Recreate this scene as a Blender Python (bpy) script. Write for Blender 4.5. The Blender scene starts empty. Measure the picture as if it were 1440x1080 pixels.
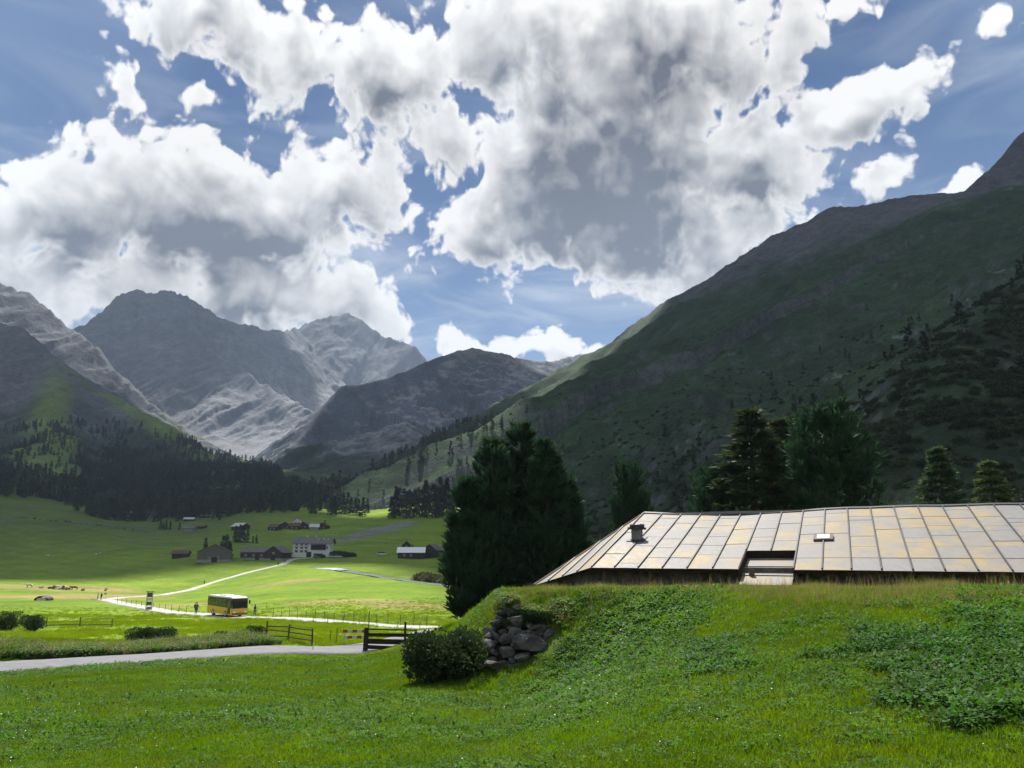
import bpy, math, random
import numpy as np
from mathutils import Vector, Matrix, Euler
R = math.radians
rng = np.random.default_rng(7)
random.seed(7)
scene = bpy.context.scene
col = scene.collection

# ------------------------------------------------------------------ camera
PITCH = R(12.6); FPX = 1040.0
CP, SP = math.cos(PITCH), math.sin(PITCH)
cam_d = bpy.data.cameras.new('camera'); cam = bpy.data.objects.new('camera', cam_d); col.objects.link(cam)
cam_d.sensor_width = 36.0; cam_d.lens = 36.0 * FPX / 1440.0
cam_d.clip_start = 0.1; cam_d.clip_end = 40000
cam.location = (0, 0, 0); cam.rotation_euler = (math.pi / 2 + PITCH, 0, 0)
scene.camera = cam

# ------------------------------------------------------------------ light
SUN_AZ, SUN_EL = R(-5), R(57)          # azimuth from +Y, positive to the right
SUN = np.array([math.sin(SUN_AZ) * math.cos(SUN_EL), math.cos(SUN_AZ) * math.cos(SUN_EL), math.sin(SUN_EL)])
sd = bpy.data.lights.new('sun', 'SUN'); sd.energy = 5.0; sd.angle = R(0.53); sd.color = (1.0, 0.96, 0.90)
so = bpy.data.objects.new('sun', sd); col.objects.link(so)
so.rotation_euler = Vector((-SUN[0], -SUN[1], -SUN[2])).to_track_quat('-Z', 'Y').to_euler()
so.location = (0, 0, 50)
scene.view_settings.view_transform = 'Standard'; scene.view_settings.look = 'None'
scene.view_settings.exposure = 0.85; scene.view_settings.gamma = 1.0
scene.view_settings.use_curve_mapping = False
cy = scene.cycles
cy.use_denoising = True; cy.max_bounces = 5; cy.diffuse_bounces = 2; cy.glossy_bounces = 2
cy.transmission_bounces = 3; cy.transparent_max_bounces = 6; cy.volume_bounces = 0
cy.use_adaptive_sampling = True; cy.adaptive_threshold = 0.015
cy.caustics_reflective = False; cy.caustics_refractive = False
cy.sample_clamp_indirect = 4.0

def ray(px, py):
    u = (px - 720.0) / FPX; v = (540.0 - py) / FPX
    return np.array([u, CP - v * SP, SP + v * CP])
def at(px, py, Y):
    d = ray(px, py); return d * (Y / d[1])
def project(P):
    P = np.asarray(P, float)
    f = CP * P[..., 1] + SP * P[..., 2]; up = -SP * P[..., 1] + CP * P[..., 2]
    return 720 + FPX * P[..., 0] / f, 540 - FPX * up / f
def azel(px, py):
    d = ray(px, py); return math.atan2(d[0], d[1]), math.atan2(d[2], math.hypot(d[0], d[1]))

# ------------------------------------------------------------------ node helpers
class NT:
    def __init__(s, tree): s.t = tree; s.n = tree.nodes; s.l = tree.links
    def new(s, typ, **kw):
        n = s.n.new(typ)
        for k, v in kw.items(): setattr(n, k, v)
        return n
    def link(s, a, b): s.l.new(a, b)
    def val(s, x):
        return x
    def setin(s, sock, x):
        if isinstance(x, bpy.types.NodeSocket): s.l.new(x, sock)
        else: sock.default_value = x
    def math(s, op, a, b=None, c=None, clamp=False):
        n = s.new('ShaderNodeMath', operation=op); n.use_clamp = clamp
        s.setin(n.inputs[0], a)
        if b is not None: s.setin(n.inputs[1], b)
        if c is not None: s.setin(n.inputs[2], c)
        return n.outputs[0]
    def vmath(s, op, a, b=None, out=0):
        n = s.new('ShaderNodeVectorMath', operation=op)
        s.setin(n.inputs[0], a)
        if b is not None: s.setin(n.inputs[1], b)
        return n.outputs['Value'] if out == 'v' else n.outputs[0]
    def mapr(s, x, a, b, c=0.0, d=1.0, smooth=True):
        n = s.new('ShaderNodeMapRange'); n.interpolation_type = 'SMOOTHSTEP' if smooth else 'LINEAR'
        s.setin(n.inputs['Value'], x)
        s.setin(n.inputs['From Min'], a); s.setin(n.inputs['From Max'], b)
        s.setin(n.inputs['To Min'], c); s.setin(n.inputs['To Max'], d)
        return n.outputs[0]
    def noise(s, vec, scale, detail=5.0, rough=0.55, dist=0.0, lac=2.0, typ='FBM', out='Fac', dim='3D'):
        n = s.new('ShaderNodeTexNoise'); n.noise_type = typ; n.noise_dimensions = dim
        if hasattr(n, 'normalize'): n.normalize = True
        if vec is not None: s.l.new(vec, n.inputs['Vector'])
        n.inputs['Scale'].default_value = scale; n.inputs['Detail'].default_value = detail
        n.inputs['Roughness'].default_value = rough; n.inputs['Lacunarity'].default_value = lac
        n.inputs['Distortion'].default_value = dist
        return n.outputs[out]
    def mix(s, f, a, b, blend='MIX'):
        n = s.new('ShaderNodeMix'); n.data_type = 'RGBA'; n.blend_type = blend; n.clamp_factor = True
        s.setin(n.inputs[0], f)
        for sock, x in ((n.inputs[6], a), (n.inputs[7], b)):
            if isinstance(x, bpy.types.NodeSocket): s.l.new(x, sock)
            else: sock.default_value = (*x, 1.0) if len(x) == 3 else x
        return n.outputs[2]

# ------------------------------------------------------------------ sky
world = bpy.data.worlds.new('World'); scene.world = world; world.use_nodes = True
W = NT(world.node_tree); W.n.clear()
HAZE = 6.5e-5; SKY_STRENGTH = 0.075; CLOUD_LIT = (8.3, 8.3, 8.2); CLOUD_DARK = (1.35, 1.52, 1.85); CLOUD_T = 0.27
def build_sky():
    coord = W.new('ShaderNodeTexCoord').outputs['Generated']
    sky = W.new('ShaderNodeTexSky'); sky.sky_type = 'NISHITA'; sky.sun_disc = False
    sky.sun_elevation = SUN_EL; sky.sun_rotation = SUN_AZ; sky.altitude = 1850; sky.air_density = 1.0; sky.dust_density = 0.6; sky.ozone_density = 1.3
    W.link(coord, sky.inputs[0])
    sep = W.new('ShaderNodeSeparateXYZ'); W.link(coord, sep.inputs[0])
    az = W.math('ARCTAN2', sep.outputs[0], sep.outputs[1])
    el = W.math('ARCSINE', sep.outputs[2], clamp=False)
    comb = W.new('ShaderNodeCombineXYZ'); W.link(az, comb.inputs[0]); W.link(el, comb.inputs[1])
    ae = comb.outputs[0]
    # big cumulus masses: centre px, radii px, weight
    blobs = [
        (300, 10, 190, 75, 1.0), (440, 70, 190, 90, 1.0), (560, 110, 130, 100, 1.1), (720, 60, 150, 110, 1.0),
        (160, 125, 50, 58, .80), (275, 140, 50, 20, .70),
        (880, 80, 220, 150, 1.25), (1000, 60, 180, 90, 1.0), (850, 235, 190, 135, 1.65), (720, 310, 130, 80, 1.05), (880, 325, 150, 75, 1.35),
        (1060, 220, 130, 85, 1.1), (1170, 165, 110, 62, 1.0), (1270, 105, 85, 45, .92), (1010, 320, 110, 80, 1.05),
        (1190, 5, 90, 30, .8), (1400, 20, 40, 35, .62), (985, 385, 90, 42, .85),
        (90, 300, 190, 95, 1.1), (300, 300, 220, 100, 1.35), (470, 270, 120, 90, 1.05), (60, 400, 140, 90, 1.0), (330, 400, 220, 95, 1.15), (480, 440, 95, 45, .95),
        (570, 290, 50, 40, .62), (645, 200, 85, 62, .88),
        (645, 492, 55, 34, .95), (755, 490, 65, 36, 1.0), (830, 500, 50, 20, .85),
        (1240, 262, 62, 46, 1.0), (1325, 266, 62, 28, .85), (1000, 410, 120, 40, .8), (560, 470, 40, 26, .6),
    ]
    def make_group(name, level):
        grp = bpy.data.node_groups.new(name, 'ShaderNodeTree')
        grp.interface.new_socket('P', in_out='INPUT', socket_type='NodeSocketVector')
        grp.interface.new_socket('D', in_out='OUTPUT', socket_type='NodeSocketFloat')
        G = NT(grp); gi = G.new('NodeGroupInput'); go = G.new('NodeGroupOutput')
        P = gi.outputs[0]
        wn = G.noise(P, 9.0, 2.0, .55, out='Color', dim='2D')
        wv = G.vmath('MULTIPLY', G.vmath('SUBTRACT', wn, (.5, .5, .5)), (.085, .06, 0))
        Pw = G.vmath('ADD', P, wv)
        field = None
        for (px, py, rx, ry, w) in blobs:
            if level == 0 and w < .9: continue
            a, e = azel(px, py); a2, _ = azel(px + rx, py); _, e2 = azel(px, py - ry)
            sx = 1 / max(abs(a2 - a), 1e-4); sy = 1 / max(abs(e2 - e), 1e-4)
            n = G.new('ShaderNodeVectorMath', operation='MULTIPLY_ADD'); G.link(Pw, n.inputs[0])
            n.inputs[1].default_value = (sx, sy, 0); n.inputs[2].default_value = (-a * sx, -e * sy, 0)
            ln = G.vmath('LENGTH', n.outputs[0], out='v')
            f = G.math('MULTIPLY_ADD', ln, -0.62 * w, w)          # w at the centre, falling outward
            field = f if field is None else G.math('SMOOTH_MAX', field, f, 0.16)
        # away from the frame: broken cumulus of the same kind
        sp = G.new('ShaderNodeSeparateXYZ'); G.link(P, sp.inputs[0])
        outside = G.mapr(G.math('ABSOLUTE', sp.outputs[0]), .66, .85)
        high = G.mapr(sp.outputs[1], .70, .86)
        outside = G.math('MAXIMUM', outside, high)
        gen = G.math('MULTIPLY_ADD', G.noise(P, 2.6, 2.0, .5, dim='2D'), 2.2, -0.62)
        field = G.math('ADD', G.math('MULTIPLY', field, G.math('SUBTRACT', 1.0, outside)), G.math('MULTIPLY', gen, outside))
        n1 = G.noise(P, 13.0, (1.5, 4.0, 9.0)[level], .56, .2, dim='2D')
        d = G.math('ADD', field, G.math('MULTIPLY_ADD', n1, 1.15, -0.575))
        if level > 0:
            vo = G.new('ShaderNodeTexVoronoi'); vo.voronoi_dimensions = '2D'; vo.feature = 'SMOOTH_F1'; vo.inputs['Scale'].default_value = 24.0
            vo.inputs['Detail'].default_value = 1.0 if level == 1 else 2.0; vo.inputs['Roughness'].default_value = .55; vo.inputs['Smoothness'].default_value = .55
            G.link(Pw, vo.inputs['Vector'])
            puff = G.math('SUBTRACT', .45, vo.outputs['Distance'])
            d = G.math('MULTIPLY_ADD', puff, .40, d)
        G.link(G.math('SUBTRACT', d, CLOUD_T), go.inputs[0])
        return grp
    def dens(vec, grp):
        n = W.new('ShaderNodeGroup'); n.node_tree = grp; W.link(vec, n.inputs[0]); return n.outputs[0]
    # towards the sun in the sky: up and slightly to the left
    D0 = dens(ae, make_group('cloud_density', 2))
    coarse = make_group('cloud_density_coarse', 0)
    D1 = dens(W.vmath('ADD', ae, (-.003, .016, 0)), make_group('cloud_density_mid', 1))
    D2 = dens(W.vmath('ADD', ae, (-.008, .045, 0)), coarse)
    alpha = W.mapr(D0, 0.0, 0.16)
    edge = W.mapr(D0, .02, .50)
    depth = W.mapr(D2, -.05, 1.02, 0.0, 1.0, smooth=False)
    dark = W.math('MULTIPLY', edge, W.math('POWER', W.math('MAXIMUM', depth, 0.001), .8))
    relief = W.math('SUBTRACT', D0, D1)
    dark = W.math('SUBTRACT', dark, W.math('MULTIPLY', relief, .6))
    mid = W.noise(ae, 11.0, 5.0, .5, .4, dim='2D')
    dark = W.math('MULTIPLY', dark, W.mapr(mid, .28, .72, .86, 1.16, smooth=False))
    dark = W.math('MINIMUM', W.math('MAXIMUM', dark, 0.0), 1.0)
    ccol = W.mix(dark, CLOUD_LIT, CLOUD_DARK)
    # thin high veil
    vs = W.new('ShaderNodeMapping'); vs.inputs['Rotation'].default_value = (0, 0, R(-18)); vs.inputs['Scale'].default_value = (2.2, 9.0, 1)
    W.link(ae, vs.inputs[0])
    veil = W.noise(vs.outputs[0], 1.6, 5.0, .55, .6, dim='2D')
    veil = W.mapr(veil, .38, .78, 0.0, .7)
    lowv = W.mapr(el, .60, .22, .25, 1.0)
    veil = W.math('MULTIPLY', veil, lowv)
    hs = W.new('ShaderNodeHueSaturation'); hs.inputs['Saturation'].default_value = 1.14; hs.inputs['Value'].default_value = .64
    W.link(sky.outputs[0], hs.inputs['Color'])
    base = W.mix(veil, hs.outputs[0], (6.2, 6.6, 7.1))
    final = W.mix(alpha, base, ccol)
    # below the horizon: dull ground
    final = W.mix(W.mapr(el, -.06, -.01, 1.0, 0.0), final, (.6, .7, .6))
    bg = W.new('ShaderNodeBackground'); bg.inputs[1].default_value = SKY_STRENGTH
    W.link(final, bg.inputs[0])
    out = W.new('ShaderNodeOutputWorld'); W.link(bg.outputs[0], out.inputs[0])
build_sky()
world.cycles.sampling_method = 'NONE'
# ------------------------------------------------------------------ numpy noise
_perm = np.random.default_rng(3).permutation(1024); _perm = np.concatenate([_perm, _perm, _perm])
_ga = np.random.default_rng(4).uniform(0, 2 * np.pi, 1024); _gx = np.cos(_ga); _gy = np.sin(_ga)
def pnoise(x, y):
    xi = np.floor(x).astype(np.int64); yi = np.floor(y).astype(np.int64)
    xf = x - xi; yf = y - yi; xi &= 1023; yi &= 1023
    u = xf * xf * xf * (xf * (xf * 6 - 15) + 10); v = yf * yf * yf * (yf * (yf * 6 - 15) + 10)
    def g(ix, iy, dx, dy):
        h = _perm[(_perm[ix & 1023] + iy) & 1023]
        return _gx[h] * dx + _gy[h] * dy
    n00 = g(xi, yi, xf, yf); n10 = g(xi + 1, yi, xf - 1, yf); n01 = g(xi, yi + 1, xf, yf - 1); n11 = g(xi + 1, yi + 1, xf - 1, yf - 1)
    a = n00 + u * (n10 - n00); b = n01 + u * (n11 - n01)
    return (a + v * (b - a)) * 1.5
def fbm(x, y, wl, octv=5, gain=.5, ridged=False):
    x = np.asarray(x, float) / wl + 137.3; y = np.asarray(y, float) / wl + 411.7
    s = 0; amp = 1.0; tot = 0
    for o in range(octv):
        n = pnoise(x, y)
        if ridged: n = 1 - 2 * np.abs(n)
        s = s + amp * n; tot += amp; amp *= gain
        x = x * 2.03 + 19.1; y = y * 2.03 + 7.7
    return s / tot
def sstep(x, a, b):
    t = np.clip((x - a) / (b - a), 0, 1); return t * t * (3 - 2 * t)

# ------------------------------------------------------------------ ground height
CTRL = [  # (px, py, Y) seen ground
    (1440,1080,5.5),(1100,1080,6.2),(720,1080,8.5),(300,1080,10),(0,1080,10.5),(-400,1080,11),(1800,1080,5),
    (1440,960,8.5),(1100,960,10),(850,960,16),(1440,885,12.5),(1150,885,14.5),(980,890,17.5),
    (1440,820,18),(1250,820,19.5),(1100,819,21),(950,817,23.5),(860,819,25),(790,824,26),(745,826,26.3),(1700,815,17),
    (690,945,23.2),(740,934,23.2),(790,925,22.5),(850,900,22),(620,968,22.5),(560,970,22.5),
    (600,1000,17),(400,1000,17),(200,1000,17),(0,1000,17),(-400,1000,18),
    (400,960,28),(200,960,30),(560,945,30),(0,947,40),(0,930,44),(250,924,47),(512,915,54),(400,912,52),(560,918,48),(-300,940,42),
    (690,880,46),(640,878,50),(760,872,50),(820,850,50),
    (590,883,86),(450,873,100),(320,866.5,119),(213,857,150),(100,880,85),(45,887,75),(0,890,72),(-300,890,72),(300,895,68),(420,893,66),
    (150,843,205),(0,850,170),(0,826,270),(0,800,380),(0,760,520),(0,705,680),(120,735,600),(250,752,560),(240,790,385),(-400,820,250),(-400,720,500),(-400,650,800),
    (287,823,315),(395,795,350),(430,784.5,400),(360,788,380),(295,790,370),(420,840,170),(420,815,260),(620,820,230),(620,850,140),(620,800,310),(500,790,370),
    (590,785,400),(540,765,460),(600,740,560),(420,747,560),(335,745,560),(260,735,640),(400,733,640),(450,722,720),(330,728,700),(600,728,640),(520,720,730),
    (300,700,1000),(300,670,1400),(380,665,1800),(500,695,1000),(500,685,1300),(640,695,850),(150,718,850),(0,670,1100),(640,690,1100),
]
WCTRL = [  # (x/Y, Y, z) ground hidden behind the knoll and the pine
    (.27,30,-2.0),(.5,27,-1.7),(.75,24,-1.5),(.3,38,-2.0),(.55,38,-1.7),(.9,35,-1.0),(.25,60,-2.2),(.5,60,-.8),(.9,60,3),
    (.12,80,-6.0),(.3,130,2),(.6,130,9),(1.1,120,20),(.15,160,-6.5),(.1,260,-6),(.35,260,16),(.12,420,2),(.3,420,30),(.1,650,20),(.3,650,45),(.3,1000,75),(.3,1800,150),(.0,1800,150),
    (0,3,-1.6),(-.8,3,-1.7),(.8,3,-1.5),(0,5,-1.72),(.4,3.5,-1.5),(-.5,6,-1.95),
    (1.2,400,60),(1.2,1000,100),(-1.2,1500,160),(-.5,2300,240),(.1,2300,230),
]
def _ctrl_arrays():
    P = []
    for px, py, Y in CTRL:
        p = at(px, py, Y); P.append((p[0] / Y, Y, p[2] / Y))
    for a, Y, z in WCTRL: P.append((a, Y, z / Y))
    P = np.array(P); return np.stack([P[:, 0] * 2.2, np.log(P[:, 1]) * .9], 1), P[:, 2]
_C, _w = _ctrl_arrays()
_r = ray(720, 834); KCAP = _r[2] / _r[1]
def _U(r2): return np.where(r2 > 1e-12, r2 * np.log(r2 + 1e-12), 0) * .5
def _fit():
    n = len(_C); d2 = ((_C[:, None] - _C[None]) ** 2).sum(-1)
    K = _U(d2) + np.eye(n) * 2e-3
    Pm = np.concatenate([np.ones((n, 1)), _C], 1)
    A = np.block([[K, Pm], [Pm.T, np.zeros((3, 3))]])
    return np.linalg.solve(A, np.concatenate([_w, np.zeros(3)]))
_coef = _fit()
# strips that lie on the ground: (px, py, Y) centre lines and widths in metres
def line(pts): return np.array([at(*p)[:2] for p in pts])
NEAR_ROAD = line([(-260,952,36),(-60,945,40),(0,938.5,42),(130,931,44.5),(280,924,48),(420,916,52),(505,911,55)])
NEAR_ROAD = np.vstack([NEAR_ROAD, [(-6, 60), (2, 66), (9, 69), (13, 69)]])
BUS_ROAD = np.vstack([line([(146,843,205),(180,849.5,175),(213,855,153),(250,859.5,136),(320,866.5,119),(400,870,107),(450,872.5,100),(520,877.5,92),(590,883,86)]), [(-2, 82), (6, 78), (12, 72), (14, 64)]])
PATH = line([(136,843,204),(150,842,208),(200,833.5,245),(240,828,275),(287,822.5,312),(330,813,326),(370,803,340),(395,795.5,350),(404,790,372),(416,785.5,392),(440,784.6,399)])
STREAM = line([(442,798.5,340),(455,799.5,335),(470,804,318),(490,808,300),(530,812,276),(570,819,243),(625,825,222),(680,830,205)])
def polydist(X, Y, pl):
    best = np.full(np.shape(X), 1e9)
    for (x0, y0), (x1, y1) in zip(pl[:-1], pl[1:]):
        dx, dy = x1 - x0, y1 - y0
        t = np.clip(((X - x0) * dx + (Y - y0) * dy) / (dx * dx + dy * dy), 0, 1)
        best = np.minimum(best, np.hypot(X - x0 - t * dx, Y - y0 - t * dy))
    return best
def ground(X, Y, rough=True):
    X = np.asarray(X, float); Y = np.asarray(Y, float); sh = X.shape
    x = X.ravel(); y = np.maximum(Y.ravel(), 2.0)
    a = np.clip(x / y, -1.6, 1.6) * 2.2; b = np.log(y) * .9
    z = np.empty_like(x)
    for i in range(0, len(x), 40000):
        s = slice(i, i + 40000)
        d2 = (a[s, None] - _C[None, :, 0]) ** 2 + (b[s, None] - _C[None, :, 1]) ** 2
        z[s] = _U(d2) @ _coef[:-3] + _coef[-3] + _coef[-2] * a[s] + _coef[-1] * b[s]
    z = z * y
    cap = y * KCAP; k_ = .25; on = sstep(y, 12, 16) * sstep(y, 75, 45) * sstep(x / y, -.06, .0)
    h = np.clip(.5 + .5 * (cap - z) / k_, 0, 1); zc = cap * (1 - h) + z * h - k_ * h * (1 - h) * .5; z = z + (zc - z) * on
    if rough:
        k = np.clip(y / 60, .25, 1)
        z = z + fbm(x, y, 9.0, 4) * .16 * k + fbm(x, y, 60.0, 3) * np.clip((y - 60) / 300, 0, 1) * 1.2
        far = np.clip((y - 620) / 500, 0, 1)
        z = z + far * (fbm(x, y, 130, 5, ridged=True) * 14)
    return z.reshape(sh)
def gz(x, y): return float(ground(np.array([x]), np.array([y]))[0])

# ------------------------------------------------------------------ mountains: ridge lines with falling flanks
def ridge3(pts): return np.array([at(*p) for p in pts])
def drop(q, s1, L, s2): return s2 * q + (s1 - s2) * L * (1 - np.exp(-q / L))
class Mountain:
    def __init__(s, ridges, gully=(120, 14), rough=(260, 30, 6), floor=None, seed=0, rnd=22.0, crest=.22, fine=.06, teeth=0):
        s.r = [(ridge3(p), prof) for p, prof in ridges]; s.gully = gully; s.rough = rough; s.floor = floor; s.seed = seed; s.rnd = rnd; s.crest = crest; s.fine = fine; s.teeth = teeth
    def field(s, X, Y):
        Z = np.full(X.shape, -1e4); Q = np.zeros(X.shape)
        wx = X + fbm(X + s.seed, Y, 300, 3) * 45; wy = Y + fbm(X, Y + 900 + s.seed, 300, 3) * 45
        wl, am, oc = s.rough
        RG = fbm(X, Y, wl, oc, .5, ridged=True) * am; W2 = fbm(X, Y, 160, 2) * 40
        for pl, prof in s.r:
            acc = 0.0; bq = np.full(X.shape, 1e9); bz = np.zeros(X.shape); bt = np.zeros(X.shape)
            for A, B in zip(pl[:-1], pl[1:]):
                d = B - A; L2 = d[0] ** 2 + d[1] ** 2; Ls = math.sqrt(L2)
                t = np.clip(((wx - A[0]) * d[0] + (wy - A[1]) * d[1]) / L2, 0, 1)
                q = np.hypot(wx - A[0] - t * d[0], wy - A[1] - t * d[1])
                m = q < bq
                bq = np.where(m, q, bq); bz = np.where(m, A[2] + t * d[2], bz); bt = np.where(m, acc + t * Ls, bt)
                acc += Ls
            ax_ = pl[-1, :2] - pl[0, :2]; ax_ = ax_ / np.linalg.norm(ax_); bt = (wx - pl[0, 0]) * ax_[0] + (wy - pl[0, 1]) * ax_[1]
            bq = np.sqrt(bq ** 2 + s.rnd ** 2) - s.rnd
            g = fbm(bt + W2, bq * .13, s.gully[0], 4, ridged=True)
            if s.teeth: bz = bz + fbm(bt, bt * 0 + s.seed, 95, 4, .6, ridged=True) * s.teeth * np.exp(-bq / 90)
            z = bz - drop(bq, *prof) + g * s.gully[1] * np.clip(bq / 160, 0, 1) + RG * (s.crest + (1 - s.crest) * np.clip(bq / 200, 0, 1))
            k = 24.0; h = np.clip(.5 + .5 * (z - Z) / k, 0, 1)
            Q = np.where(z > Z, bq, Q)
            Z = np.where(Z < -9e3, z, Z * (1 - h) + z * h + k * h * (1 - h) * .5)
        Z = Z + fbm(X, Y, 26, 4, .6, ridged=True) * s.fine * am
        if s.floor is not None: 
            fl = s.floor(X, Y); k = 150.0; h = np.clip(.5 + .5 * (Z - fl) / k, 0, 1); Z = fl * (1 - h) + Z * h + k * h * (1 - h) * .5
        return Z, Q
MR = Mountain([
    ([(800,514,3000),(860,497,2700),(905,486,2450),(964,425,2200),(1030,375,2000),(1087,338,1850),(1147,308,1720),(1215,291,1620),(1309,272,1500),(1343,272,1480),(1381,244,1500),(1440,191,1520),(1560,110,1500)], (.9, 300, .55)),
    ([(840,520,2400),(900,508,2100),(1028,435,1750),(1138,384,1500),(1253,333,1300),(1347,286,1150),(1440,274,1050),(1600,250,900)], (.62, 400, .5)),
    ([(1600,290,340),(1440,412,300),(1370,480,260),(1300,560,220),(1230,640,180)], (.45, 60, .62)),
], gully=(120, 17), rough=(200, 22, 7), seed=5, rnd=9, crest=.42, fine=.11, teeth=9)
MC = Mountain([
    ([(392,662,2000),(440,605,2150),(487,546,2300),(530,540,2350),(600,512,2450),(665,493,2500),(740,508,2600),(775,516,2750),(800,506,3000),(835,500,3100),(900,488,3200)], (1.1, 250, .28)),
    ([(560,600,2000),(600,650,1700),(590,690,1300)], (.7, 150, .4)),
    ([(700,600,1900),(690,650,1500),(670,700,1100)], (.6, 150, .45)),
], gully=(100, 38), rough=(240, 36, 7), seed=50, rnd=10, crest=.3, fine=.12, teeth=7)
ML2 = Mountain([
    ([(-260,400,2350),(-150,430,2300),(-40,450,2250),(35,465,2200),(75,510,2150),(130,550,2100),(200,588,2050),(250,612,2000),(300,640,1950),(385,662,1900)], (.95, 300, .35)),
    ([(75,510,2150),(60,600,1700),(90,680,1200)], (.7, 200, .4)),
], gully=(120, 26), rough=(220, 34, 7), seed=90, rnd=8, crest=.35, fine=.18)
ML1 = Mountain([
    ([(-260,310,3400),(-100,365,3200),(0,403,3000),(40,418,2950),(75,450,2900),(118,478,2850),(150,520,2750),(200,572,2650),(260,615,2550),(330,652,2400)], (.85, 400, .5)),
], gully=(110, 26), rough=(240, 42, 7), seed=130, rnd=6, crest=.4, fine=.14, teeth=20)
MD = Mountain([
    ([(95,500,4300),(120,465,4300),(128,455,4300),(165,425,4400),(190,415,4400),(235,415,4450),(255,420,4450),(290,440,4500),(345,462,4600),(393,472,4800),(412,466,5200)], (1.0, 400, .75)),
    ([(200,440,4250),(240,480,3950),(310,510,3750),(380,550,3550),(448,592,3400)], (.9, 250, .6)),
], gully=(130, 50), rough=(320, 40, 7), floor=lambda X, Y: 300 + (Y - 2700) * .33, seed=170, rnd=4, crest=.5, fine=.12, teeth=34)
ME = Mountain([
    ([(380,485,5600),(430,458,5600),(467,446,5600),(490,444,5600),(534,473,5600),(584,492,5500),(600,512,5450),(660,545,5400)], (1.3, 300, .72)),
], gully=(150, 55), rough=(340, 36, 7), floor=lambda X, Y: 420 + (Y - 3600) * .26, seed=230, rnd=4, crest=.35, fine=.12, teeth=26)

def grid_mesh(name, X, Y, Z, colr, mat, smooth=True):
    n, m = X.shape
    V = np.stack([X, Y, Z], -1).reshape(-1, 3)
    i = np.arange(n * m).reshape(n, m)
    F = np.stack([i[:-1, :-1], i[:-1, 1:], i[1:, 1:], i[1:, :-1]], -1).reshape(-1, 4)
    me = bpy.data.meshes.new(name)
    me.vertices.add(len(V)); me.vertices.foreach_set('co', V.ravel().astype(np.float32))
    me.loops.add(F.size); me.polygons.add(len(F))
    me.loops.foreach_set('vertex_index', F.ravel().astype(np.int32))
    me.polygons.foreach_set('loop_start', (np.arange(len(F)) * 4).astype(np.int32))
    me.polygons.foreach_set('use_smooth', np.full(len(F), smooth))
    me.update(calc_edges=True)
    if colr is not None:
        ca = me.color_attributes.new('albedo', 'FLOAT_COLOR', 'POINT')
        ca.data.foreach_set('color', np.concatenate([colr.reshape(-1, 3), np.ones((n * m, 1))], 1).ravel().astype(np.float32))
    me.materials.append(mat)
    o = bpy.data.objects.new(name, me); col.objects.link(o); o['kind'] = 'structure'
    return o
def normals_z(X, Y, Z):
    dXi, dXj = np.gradient(X); dYi, dYj = np.gradient(Y); dZi, dZj = np.gradient(Z)
    nx = dYi * dZj - dZi * dYj; ny = dZi * dXj - dXi * dZj; nz = dXi * dYj - dYi * dXj
    l = np.sqrt(nx ** 2 + ny ** 2 + nz ** 2) + 1e-9
    return np.abs(nz) / l
def lerp3(a, b, t): return a + (np.asarray(b) - a) * t[..., None]

# ------------------------------------------------------------------ materials
def principled(name, rough=.8, spec=.3):
    m = bpy.data.materials.new(name); m.use_nodes = True
    T = NT(m.node_tree); b = T.n['Principled BSDF']
    b.inputs['Roughness'].default_value = rough; b.inputs['Specular IOR Level'].default_value = spec
    return m, T, b
def mat(name, c, c2=None, scale=3.0, rough=.8, spec=.3, bump=0.0, bscale=None, metal=0.0, detail=5.0, rnd=0.0, contrast=(.3, .7)):
    m, T, b = principled(name, rough, spec); b.inputs['Metallic'].default_value = metal
    tc = T.new('ShaderNodeTexCoord').outputs['Object']
    c2 = c2 or tuple(x * .7 for x in c)
    f = T.mapr(T.noise(tc, scale, detail, .6), contrast[0], contrast[1])
    cc = T.mix(f, c, c2)
    if rnd:
        oi = T.new('ShaderNodeObjectInfo').outputs['Random']
        hs = T.new('ShaderNodeHueSaturation'); T.link(cc, hs.inputs['Color'])
        T.link(T.mapr(oi, 0, 1, 1 - rnd, 1 + rnd, smooth=False), hs.inputs['Value'])
        cc = hs.outputs[0]
    T.link(cc, b.inputs['Base Color'])
    if bump:
        bn = T.new('ShaderNodeBump'); bn.inputs['Strength'].default_value = bump; bn.inputs['Distance'].default_value = .05
        T.link(T.noise(tc, bscale or scale * 4, 4.0, .6), bn.inputs['Height']); T.link(bn.outputs[0], b.inputs['Normal'])
    return m
def terrain_mat(name, scales, var=.5, bump=(1.0, 3.0)):
    m, T, b = principled(name, .95, .1)
    at_ = T.new('ShaderNodeVertexColor'); at_.layer_name = 'albedo'
    pos = T.new('ShaderNodeNewGeometry').outputs['Position']
    v = None
    for sc in scales:
        n = T.mapr(T.noise(pos, sc, 5.0, .62), .25, .75, 1 - var, 1 + var, smooth=False)
        v = n if v is None else T.math('MULTIPLY', v, n)
    cc = T.mix(1.0, at_.outputs[0], (1, 1, 1), 'MULTIPLY')
    vm = T.new('ShaderNodeVectorMath', operation='SCALE'); T.link(cc, vm.inputs[0]); T.link(v, vm.inputs['Scale'])
    T.link(vm.outputs[0], b.inputs['Base Color'])
    bn = T.new('ShaderNodeBump'); bn.inputs['Strength'].default_value = bump[0]; bn.inputs['Distance'].default_value = bump[1]
    T.link(T.noise(pos, scales[-1], 5.0, .6), bn.inputs['Height']); T.link(bn.outputs[0], b.inputs['Normal'])
    return m
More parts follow.
